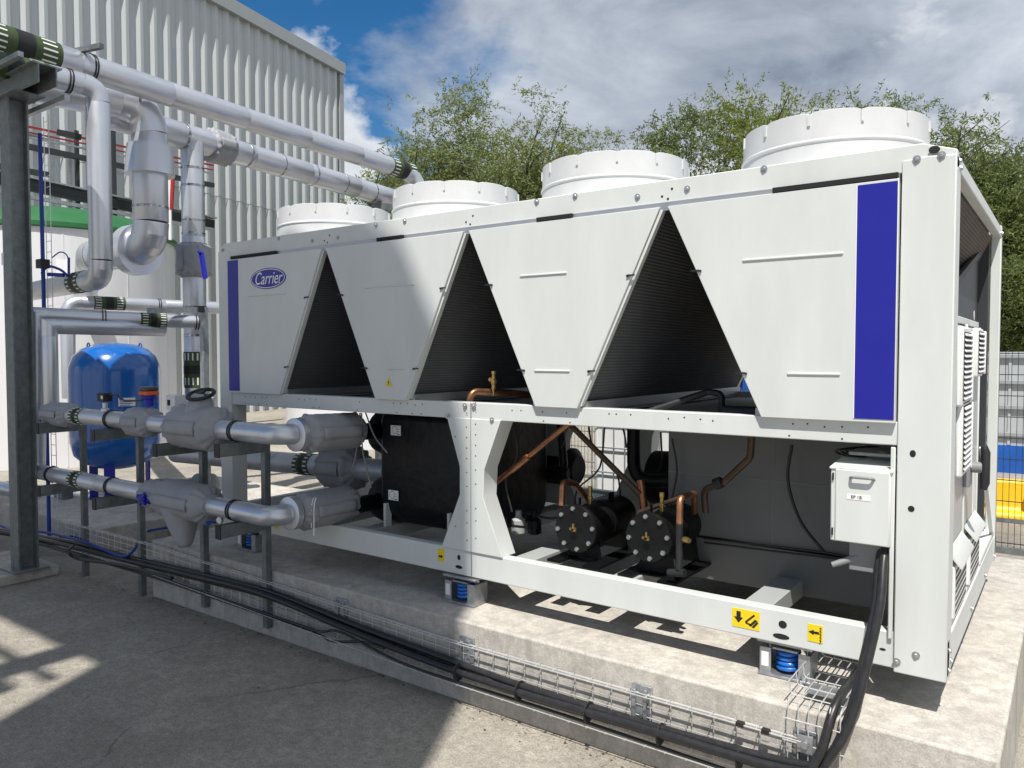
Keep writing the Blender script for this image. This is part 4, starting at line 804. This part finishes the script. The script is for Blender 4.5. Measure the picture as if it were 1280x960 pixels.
# short basket climbing on to the plinth
t=thing('basket_tray_branch',(4.36,-.1,.46),'short wire basket branch climbing onto the plinth under the chiller','cable tray')
zz=.50
for xx in (4.27,4.31,4.35,4.39,4.43,4.47):
    m=M(); m.tube(fillet([(xx,-.262,.20),(xx,-.262,zz),(xx,.55,zz)],.03,4),.0028,6); P('long_wire',m,'wire',t)
for xx in (4.255,4.485):
    m=M(); m.tube([(xx,-.23,zz+.05),(xx,.55,zz+.05)],.0028,6); P('long_wire',m,'wire',t)
for i in range(8):
    y=-.2+.1*i; m=M(); m.tube(fillet([(4.255,y,zz+.055),(4.262,y,zz-.004),(4.478,y,zz-.004),(4.485,y,zz+.055)],.02,4),.0028,6); P('cross_wire',m,'wire',t)
for i in range(3):
    z=.24+.09*i; m=M(); m.tube([(4.25,-.265,z),(4.49,-.265,z)],.0028,6); P('cross_wire',m,'wire',t)
m=M(); m.box(4.30,4.43,-.14,-.03,zz-.009,zz-.005); P('splice_plate',m,'galv',t)
m=M(); m.box(4.31,4.37,-.272,-.266,.30,.37); m.lathe([(.014,0),(.014,.012)],(4.34,-.272,.335),(0,-1,0),8); P('splice_plate',m,'galv',t)
# cables
cp=[(4.553,.03,1.10),(4.552,-.03,1.02),(4.556,-.10,.88),(4.53,-.16,.70),(4.49,-.24,.47),(4.42,-.295,.30),(4.30,-.30,.225),(3.62,-.285,.195),(2.95,-.28,.18),(2.35,-.27,.205),(1.73,-.272,.245),(.9,-.275,.30),(.1,-.275,.285),(-.9,-.272,.25),(-1.75,-.27,.235),(-2.6,-.3,.21),(-3.4,-.42,.20)]
labs=['thick black power cable rising into the white electrical box and lying deepest in the tray','thick black power cable on top of the bundle in the wire tray','thick black power cable at the front of the bundle in the wire tray']
offs=[(0,.014,-.008),(.022,.012,.032),(-.024,-.020,.012)]
for k,(o,l) in enumerate(zip(offs,labs)):
    rn=random.Random(k); pts=[Vector(p)+Vector(o)*(1 if i>2 else .8)+Vector((0,0,rn.uniform(-.008,.008) if 6<i else 0)) for i,p in enumerate(cp)]
    if k==2: pts=pts[3:]; pts[0]=Vector((4.47,.05,.56)); pts[1]=Vector((4.44,-.22,.50)); 
    m=M(); m.tube(smoothpath(pts,7),.0185,12); tag(m.build('power_cable','cable'),l,'cable','black cables in the wire tray')
for (pts,l) in (([(4.2,.14),(3.2,.142),(2.2,.15),(1.62,.21),(1.45,.185),(1.2,.175),(.3,.20),(-.9,.20),(-2.4,.19)],'thin black control cable sagging along the tray bottom'),([(2.0,.205),(1.8,.19),(1.55,.15),(1.35,.158),(.6,.18),(-.6,.185),(-2.4,.17)],'thin black control cable looping below the thick bundle')):
    m=M(); m.tube(smoothpath([(x,-.292+.02*(i%2),z) for i,(x,z) in enumerate(pts)],6),.008,8); tag(m.build('control_cable','cable'),l,'cable','black cables in the wire tray')
m=M(); m.tube(smoothpath([pd(92,682,6.4),pd(86,690,6.3),pd(100,699,6.3),pd(150,706,6.0),pd(215,723,5.6)]),.013,10); tag(m.build('control_cable','cable'),'black cable forming a bend beside the blue cable','cable')
m=M(); m.tube(smoothpath([pd(45,664,6.9),pd(70,668,6.8),pd(110,679,6.5),pd(150,695,6.2),pd(165,690,6.1),pd(174,672,6.1),pd(176,640,6.2)]),.011,10); tag(m.build('blue_cable','cable_blue'),'blue data cable draped over the wire tray and up a strut','cable')
for k in range(3):
    a,b=pz(48,672+2*k,.14),pz(220,652+3*k,.16); m=M(); m.tube(smoothpath([a+Vector((-1.2,-.05*k,.02)),a,at(a,b,.5)+Vector((0,0,-.02-.01*k)),b,b+Vector((.4,.9,0))]),.012,8); tag(m.build('blue_cable','cable_blue'),'one of the blue cables lying behind the wire tray','cable','blue cables behind the tray')
for i,x in enumerate((2.55,2.95,3.35,3.72,4.08)):
    z=.205; m=M(); m.lathe([(.046,-.003),(.049,-.003),(.049,.003),(.046,.003)],(x,-.279,z-.006),(1,0,0),16); o=tag(m.build('cable_tie','rubber'),'black cable tie round the cable bundle in the wire tray','cable tie','cable ties on the tray bundle')
# ================================================================ CLAD BUILDING
k_=1.25; cor=CAM+(Vector((-13.46,13.14,10.69))-CAM)*k_; dv=Vector((.2161,-.9764,0)).normalized(); nv=Vector((.9764,.2161,0)); ZH=cor.z
t=thing('clad_building',(cor.x,cor.y,0),'tall grey corrugated steel clad building behind the white tank','building')
LB=24; seam=CAM.z+k_*(5.865-CAM.z)
def W(s,n,z): return cor+dv*s+nv*n+Vector((0,0,z-ZH))
m=M(); m.prism([W(0,0,0),W(LB,0,0),W(LB,-18,0),W(0,-18,0)],(0,0,ZH)); P('wall_core',m,'clad',t)
rm=M(); 
def rib(z0,z1):
    r_=M(); rm_=[(-.10,0),(-.075,.085),(.02,.085),(.115,0)]
    q=[dv*s+nv*n for s,n in rm_]; vs=[(a.x,a.y,z0) for a in q]+[(a.x,a.y,z1) for a in q]
    r_.add(vs,[(0,4,5,1),(1,5,6,2),(2,6,7,3),(0,1,2,3),(7,6,5,4)]); return r_
sp=.47; r1=r2=None
for i in range(int(LB/sp)):
    s=.35+sp*i; p=W(s,.002,0); p.z=0
    if r1 is None: r1=local('cladding_rib',rib(seam+.01,ZH-.1),'clad',p,t,smooth=False); r2=local('cladding_rib',rib(0,seam-.01),'clad',p,t,smooth=False)
    else: inst(r1,p,t); inst(r2,p,t)
    for zz in (seam+.15,):
        pass
m=M(); m.bar(W(0,.05,seam),W(LB,.05,seam),.02,.015); P('lap_seam',m,'clad_trim',t)
m=M(); m.bar(W(-.1,.06,ZH+.06),W(LB,.06,ZH+.06),.34,.42); P('eaves_flashing',m,'clad_trim',t)
m=M(); m.bar(W(.0,.055,0),W(.0,.055,ZH-.1),.24,.13,nv); P('corner_trim',m,'clad_trim',t)
# services rack on the building wall above the tank
t=thing('service_rack',tuple(W(14,1.2,0)),'dark rack of cable trays, bars and red pipes behind the tank','service rack'); 
def rk(u,v,u2,v2,kk,w,h,mt,name):
    a=pd(u,v,kk); b=pd(u2,v2,kk*1.16); m=M(); d=(b-a); m.bar(a-d*.6,b+d*.4,w,h); P(name,m,mt,t)
rk(58,188,215,221,15.5,.12,.10,'fence_dark','tray'); rk(58,176,215,207,15.5,.04,.035,'galv','rail'); rk(58,163,215,196,15.5,.05,.035,'red','red_pipe'); rk(58,170,215,202,15.6,.04,.025,'red','red_pipe')
rk(58,228,215,262,15,.3,.03,'galv','tray'); rk(58,234,215,268,15,.12,.13,'cable','cable_bundle'); rk(58,240,215,273,15,.1,.1,'cable','cable_bundle'); rk(58,250,215,278,14.8,.06,.07,'galv','rail'); rk(0,160,90,182,14.5,.05,.04,'galv','rail'); rk(-20,205,40,215,14.5,.12,.12,'fence_dark','tray'); rk(0,226,40,234,14.5,.10,.10,'cable','cable_bundle')
for u in (17,66,87,97,143,178): a=pd(u,235,16.3); m=M(); m.box(a.x-.035,a.x+.035,a.y-.035,a.y+.035,0,6.6); P('upright',m,'galv' if u in (66,87) else 'fence_dark',t)
q=pd(82,168,13); m=M(); m.bar(q+Vector((-.2,0,.06)),q+Vector((.22,.1,-.05)),.12,.1); P('junction_box',m,'rubber',t)
m=M(); m.tube([pd(216,222,13.5),pd(214,262,13.5)],.035,8); P('red_pipe',m,'red',t); m=M(); m.tube([pd(212,222,13.5),pd(213,300,13.5)],.03,8); P('white_pipe',m,'plastic_white',t)
# ================================================================ FENCE, BARRIERS, SKIP
FY=5.25
pst=M(); pst.box(-.03,.03,-.03,.03,0,1.95); vw=M(); vw.tube([(0,0,.03),(0,0,1.92)],.0028,5); hwr=M(); hwr.box(0,2.5,-.004,.004,-.004,.004)
p0=v0=h0=None
for i in range(5):
    x0=-3.4+2.5*i; lab=['dark mesh fence panel behind the chiller pipes','dark mesh fence panel behind the left chiller bay','dark mesh fence panel behind the middle of the chiller','dark mesh fence panel behind the chiller control cabinet','dark mesh fence panel beside the chiller end in front of yellow barriers'][i]
    t=thing('mesh_fence_panel',(x0,FY,0),lab,'fence','mesh fence behind the chiller')
    if p0 is None: p0=local('post',pst,'fence_dark',(x0,FY,0),t); v0=local('vertical_wire',vw,'fence_dark',(x0+.05,FY,0),t); h0=local('horizontal_wire',hwr,'fence_dark',(x0,FY,.1),t); first=True
    else: inst(p0,(x0,FY,0),t); inst(v0,(x0+.05,FY,0),t); inst(h0,(x0,FY,.1),t)
    for k in range(1,49): inst(v0,(x0+.05+.05*k,FY,0),t)
    for z in (.3,.5,.7,.9,1.1,1.3,1.5,1.7,1.9): inst(h0,(x0,FY-.008,z),t)
    m=M(); m.box(x0+.03,x0+2.47,FY-.03,FY+.03,.0,.06); m.box(x0+.03,x0+2.47,FY-.015,FY+.015,.30,.335); P('bottom_rail',m,'galv_dark',t)
def barrier(x,y,rz,label):
    t=thing('plastic_barrier',(x,y,0),label,'barrier','yellow barriers beyond the fence'); c,s=math.cos(rz),math.sin(rz)
    pf=[(-.2,0),(.2,0),(.2,.09),(.11,.14),(.08,.32),(.08,.46),(-.08,.46),(-.08,.32),(-.11,.14),(-.2,.09)]
    m=M(); m.prism([(x-.6*c-a*s,y-.6*s+a*c,z) for a,z in pf],(1.2*c,1.2*s,0)); b=P('shell',m,'barrier',t,bev=.03)
    for k in (-.3,.3):
        m=M(); ctr=Vector((x+k*c,y+k*s,.0)); o=Vector((s,-c,0)); m.box(ctr.x-.12+o.x*.05,ctr.x+.12+o.x*.05,ctr.y-.2,ctr.y+.2,.18,.30); P('moulded_rib',m,'barrier',b,bev=.02)
q=pz(1268,652,0); barrier(q.x-.1,q.y+.1,.15,'yellow plastic barrier nearer the mesh fence'); barrier(q.x-1.0,q.y+.9,.05,'yellow plastic barrier turned behind the first one'); barrier(q.x+1.25,q.y+.3,.2,'yellow plastic barrier standing past the chiller end')
# hoarding beyond
HY=11.2; t=thing('site_hoarding',(2,HY,0),'pale grey sheet hoarding with a blue base band beyond the barriers','hoarding')
m=M(); m.box(-3,12,HY,HY+.06,.44,1.93); P('sheet',m,'clad',t); m=M(); m.box(-3,12,HY-.03,HY+.06,.0,.44); P('base_band',m,'skip_blue',t)
rb=M(); rb.box(-.02,.02,-.02,0,.45,1.93); r0=None
for i in range(60):
    x=-2.9+.25*i
    if r0 is None: r0=local('sheet_rib',rb,'clad',(x,HY,0),t)
    else: inst(r0,(x,HY,0),t)
for z in (.62,1.05,1.45,1.86): bx('rail',(-3,12,HY-.06,HY-.022,z-.03,z+.03),'clad_trim',t)
q=pd(933,478,10.5); t=thing('blue_skip',(q.x,q.y,0),'blue steel skip behind the chiller','skip')
m=M(); m.prism([(q.x-1.1,q.y-.8,.02),(q.x+.9,q.y-.8,.02),(q.x+1.5,q.y-.8,1.75),(q.x-1.7,q.y-.8,1.75)],(0,1.6,0)); P('body',m,'skip_blue',t); 
for dx in (-.9,-.3,.3,.9): bx('stiffener',(q.x+dx-.05,q.x+dx+.05,q.y-.86,q.y-.8,.1,1.7),'skip_blue',t)
bx('rim',(q.x-1.75,q.x+1.55,q.y-.9,q.y-.78,1.66,1.78),'skip_blue',t)
# white container tank seen through the chiller frame
q=pd(790,590,7.6); t=thing('liquid_container',(q.x,q.y+.6,0),'white plastic liquid container in a cage behind the chiller','container')
m=M(); m.box(q.x-.5,q.x+.5,q.y+.1,q.y+1.1,.16,1.2); P('bottle',m,'plastic_white',t,bev=.06)
for k in range(9): xx=q.x-.5+.125*k; m=M(); m.tube([(xx,q.y+.085,.14),(xx,q.y+.085,1.22)],.008,6); P('cage_bar',m,'galv',t)
for z in (.2,.45,.7,.95,1.2): m=M(); m.tube([(q.x-.51,q.y+.075,z),(q.x+.51,q.y+.075,z)],.008,6); P('cage_bar',m,'galv',t)
m=M(); m.box(q.x-.55,q.x+.55,q.y+.05,q.y+1.15,.0,.14); P('pallet',m,'galv_dark',t)
# pump set left of the chiller
q=pd(232,600,8.2); t=thing('pump_set',(q.x,q.y,0),'low dark pump with silver pipe stubs behind the pipe struts','pump')
m=M(); m.lathe([(.1,-.35),(.16,-.33),(.16,.05),(.1,.1),(.22,.12),(.22,.28),(.1,.32)],(q.x,q.y,.42),(.8,.5,0),24); P('motor',m,'galv_dark',t); m=M(); m.box(q.x-.4,q.x+.4,q.y-.25,q.y+.25,0,.2); P('base_frame',m,'plinth',t); m=M(); m.lathe([(.06,0),(.06,.5)],(q.x+.2,q.y+.1,.5),(0,0,1),16); P('pipe_stub',m,'foil',t)
# ================================================================ UNSEEN SHADE CASTERS ADDED BEHIND THE CAMERA
ex=Vector((.894,.447,0)); sc=ex*.99+SH*7.0
t=thing('silo_shade_caster',(sc.x,sc.y,0),'unseen silo shape added behind the camera to cast shade','shade caster')
m=M(); m.lathe([(1.165,0),(1.165,11.2),(1.08,11.55),(.85,12.35),(.5,13.2),(.05,13.95)],(sc.x,sc.y,0),n=64); P('shell',m,'tank_white',t)  # assumed silo, roof shaped to throw the curved shadow on the panels
t=thing('gantry_shade_caster',(-1.5,-4.4,0),'unseen overhead slabs added behind the camera to cast shade','gantry'); zg=9.0; s0=-zg*.5165  # made-up gantry: shades the lower left, leaves a sunlit gap on the ground
for y0,y1 in ((-1.13,1.55),(-3.2,-1.60)): bx('shade_slab',(-5.4,2.7,y0+s0,y1+s0,zg,zg+.12),'galv_dark',t)
m=M(); m.tube([(-5.4,-1.335+s0,zg-.1),(2.7,-1.335+s0,zg-.1)],.04,12); P('pipe',m,'foil',t)  # bar added to lay a dark stripe across the sunlit gap
for x,y in ((-5.2,-3.3),(-5.2,-7.6),(2.3,-7.6)): bx('leg',(x-.1,x+.1,y-.1,y+.1,0,zg),'galv_dark',t)
for x in (-5.2,2.3): bx('cross_beam',(x-.1,x+.1,-7.8,-3.1,zg-.3,zg),'galv_dark',t)
# ================================================================ GRIT AND LITTER
rg_=np.random.default_rng(5); m=M(); lt=M()
def bit(mm,x,y,z,s,flat):
    a=rg_.uniform(0,6.28); q=[(x+s*math.cos(a+k*1.57)*rg_.uniform(.5,1),y+s*math.sin(a+k*1.57)*rg_.uniform(.5,1),z+.001+(rg_.uniform(0,.006) if flat else 0)) for k in range(4)]
    if flat: mm.add(q,[(0,1,2,3)])
    else: mm.add(q+[(x,y,z+s*.8)],[(0,1,4),(1,2,4),(2,3,4),(3,0,4)])
for i in range(2600):
    if i<1700: x=rg_.uniform(-2,5); y=PYF-abs(rg_.normal(0,.07))-.005
    else: x=rg_.uniform(-2,5); y=rg_.uniform(-2.4,-.25)
    bit(m,x,y,0,rg_.uniform(.002,.007),False)
for i in range(110):
    x=rg_.uniform(-1.8,5); y=PYF-abs(rg_.normal(0,.07))-.01 if i<95 else rg_.uniform(-2.2,-.3); bit(lt,x,y,0,rg_.uniform(.005,.014),True)
tag(m.build('grit','grit',smooth=False),'loose grit on the yard along the plinth foot','grit',kind='stuff'); tag(lt.build('leaf_litter','leaf_litter',smooth=False),'dry leaf scraps blown against the plinth foot','litter',kind='stuff')
# ================================================================ TREES
def tree(base,h,wd,mt,label,seed,nleaf=30000,lean=0,droop=.3,low=.18,ls=1.0):
    rn=random.Random(seed); rg=np.random.default_rng(seed); b=Vector(base)
    t=thing('willow_tree',(b.x,b.y,0),label,'tree','willows behind the chiller'); wood=M()
    tips=[]
    trunk=[b+Vector((lean*h*.12*(i/5)**2+rn.uniform(-.1,.1),rn.uniform(-.1,.1),h*.5*i/5)) for i in range(6)]
    trunk[0].z=0; wood.tube(trunk,[.26*h/9*(1-.12*i) for i in range(6)],9)
    nl=rn.randint(9,12)
    for i in range(nl):
        f=.22+.72*i/nl; s=at(trunk[int(f*5)],trunk[min(5,int(f*5)+1)],f*5%1); a=i*2.4+rn.uniform(-.4,.4); rise=min(h*(.24+.14*rn.random()),h*.80-s.z); out=wd*(.42+.30*rn.random())*(1.0-.35*f)
        pts=[s]
        for k in range(1,6):
            q=k/5; pts.append(s+Vector((math.cos(a)*out*q**.8,math.sin(a)*out*q**.8,rise*q-.1*h*max(0,q-.7)*droop))+Vector((rn.uniform(-.12,.12),rn.uniform(-.12,.12),0))*q*h/8)
        wood.tube(pts,[.095*h/9*(1-.16*k) for k in range(6)],6)
        for k in range(2,6):
            for _ in range(4):
                a2=a+rn.uniform(-1.7,1.7); l=wd*rn.uniform(.12,.30); s2=at(pts[k-1],pts[k],rn.random()); e=s2+Vector((math.cos(a2)*l,math.sin(a2)*l,rn.uniform(.0,.85)*l+.15))
                if e.z>h-.9: e.z=h-.9-rn.random()*.6
                mid=at(s2,e,.5)+Vector((0,0,.12)); wood.tube([s2,mid,e],[.03,.02,.008],5); tips.append((s2,mid,e))
    P('trunk',wood,'bark',t,ang=60)
    # twigs with rows of narrow leaves: some along the branches, most in clumps that fill an uneven crown
    ntw=max(1,nleaf//22); nb=int(ntw*.42); idx=rg.integers(0,len(tips),nb); S=np.array([[list(x) for x in q] for q in tips])
    u=rg.random(nb)[:,None]**.7; pb=S[idx,0]*(1-u)**2+S[idx,1]*2*u*(1-u)+S[idx,2]*u*u+rg.normal(0,.12*wd/5,(nb,3))
    nc=int(34+wd*9); cc=[]
    while len(cc)<nc:
        q=rg.uniform(-1,1,3); rr_=np.linalg.norm(q)
        if rr_>1 or rr_<.35: continue
        ta=1-.45*max(0,q[2])**1.5; cc.append([b.x+q[0]*wd*.52*ta,b.y+q[1]*wd*.52*ta,h*.53+q[2]*h*.44])
    # clump sizes are uneven, and a few leaders stick out on top
    cc=np.array(cc); cs=rg.uniform(.14,.52,nc)*wd/5; wgt=cs**2; wgt/=wgt.sum(); ic=rg.choice(nc,ntw-nb,p=wgt)
    of=rg.normal(0,1,(ntw-nb,3))*cs[ic][:,None]; of[:,2]*=1.25; p=np.concatenate([pb,cc[ic]+of]); d=rg.normal(0,1,(ntw,3)); d[:,2]=d[:,2]*.6+1.0-(droop*2.6)*rg.random(ntw); d/=np.linalg.norm(d,axis=1)[:,None]
    over=p[:,2]>h-.35; p[over,2]=h-.35-rg.random(over.sum())*1.2
    L_=rg.uniform(.3,.75,ntw)[:,None]*h/9
    k=22; tt=np.tile(np.linspace(.05,1,k),(ntw,1))
    pos=p[:,None,:]+d[:,None,:]*(L_[:,:,None]*tt[:,:,None]); pos[:,:,2]-=droop*.35*tt**2*L_
    pos+=rg.normal(0,.03,pos.shape); pos=pos.reshape(-1,3); n=len(pos)
    ld=np.repeat(d,k,axis=0)*.7+rg.normal(0,.75,(n,3)); ld[:,2]-=.35; ld/=np.linalg.norm(ld,axis=1)[:,None]
    sd=np.cross(ld,rg.normal(0,1,(n,3))); sd/=np.linalg.norm(sd,axis=1)[:,None]+1e-9
    ll=(rg.uniform(.08,.165,n)*ls)[:,None]; lw=(rg.uniform(.011,.021,n)*ls)[:,None]
    V=np.empty((n,4,3)); V[:,0]=pos; V[:,1]=pos+ld*ll*.45+sd*lw; V[:,2]=pos+ld*ll; V[:,3]=pos+ld*ll*.45-sd*lw
    V=V.reshape(-1,3)-np.array([b.x,b.y,0]); keep=V[:,2].reshape(-1,4).min(1)>.3; V=V.reshape(-1,4,3)[keep].reshape(-1,3); n=len(V)//4
    me=bpy.data.meshes.new('crown'); me.vertices.add(n*4); me.vertices.foreach_set('co',V.ravel()); me.loops.add(n*4); me.loops.foreach_set('vertex_index',np.arange(n*4)); me.polygons.add(n); me.polygons.foreach_set('loop_start',np.arange(0,n*4,4)); me.update(); me.validate()
    me.materials.append(MT[mt]); o=bpy.data.objects.new('crown',me); COL.objects.link(o); o.parent=t; o['kind']='stuff'
TL=[ # u of trunk, v of top, depth, width m, material, label
 (455,215,27,4.0,'leaf_a','low willow beside the clad building corner',20000),
 (525,158,24,3.8,'leaf_a','willow behind the elbow of the topmost pipe',30000),
 (580,98,23,4.2,'leaf_c','tall loose willow between the first two fans',34000),
 (645,98,24,4.2,'leaf_a','tall yellow green willow left of the blue sky gap',34000),
 (708,146,25,3.2,'leaf_c','thin pale willow behind the third fan',21000),
 (765,152,26,2.9,'leaf_c','sparse pale willow right of the thin pale one',15000),
 (856,126,22,3.4,'leaf_b','dense willow with drooping branches beside the cloud gap',36000),
 (940,108,22,4.6,'leaf_a','broad dense willow between the third and fourth fans',40000),
 (1020,122,22,4.4,'leaf_a','dense willow behind the fourth fan',34000),
 (1105,110,23,5.0,'leaf_b','dark olive willow rising behind the fourth fan right side',38000),
 (1185,140,22,4.6,'leaf_b','willow above the chiller end rail',36000),
 (1250,178,21,4.4,'leaf_b','willow standing behind the mesh fence end',36000),
 (1330,190,20,4.6,'leaf_b','willow past the chiller end beyond the hoarding',30000)]
for i,(u,v,k,wd,mt,lb,nl) in enumerate(TL):
    q=pd(u,v,k); tree((q.x,q.y,0),q.z,wd*1.15,mt,lb,40+i,int(nl*2.2),lean=random.uniform(-1,1),droop=.55 if mt=='leaf_b' else .35)
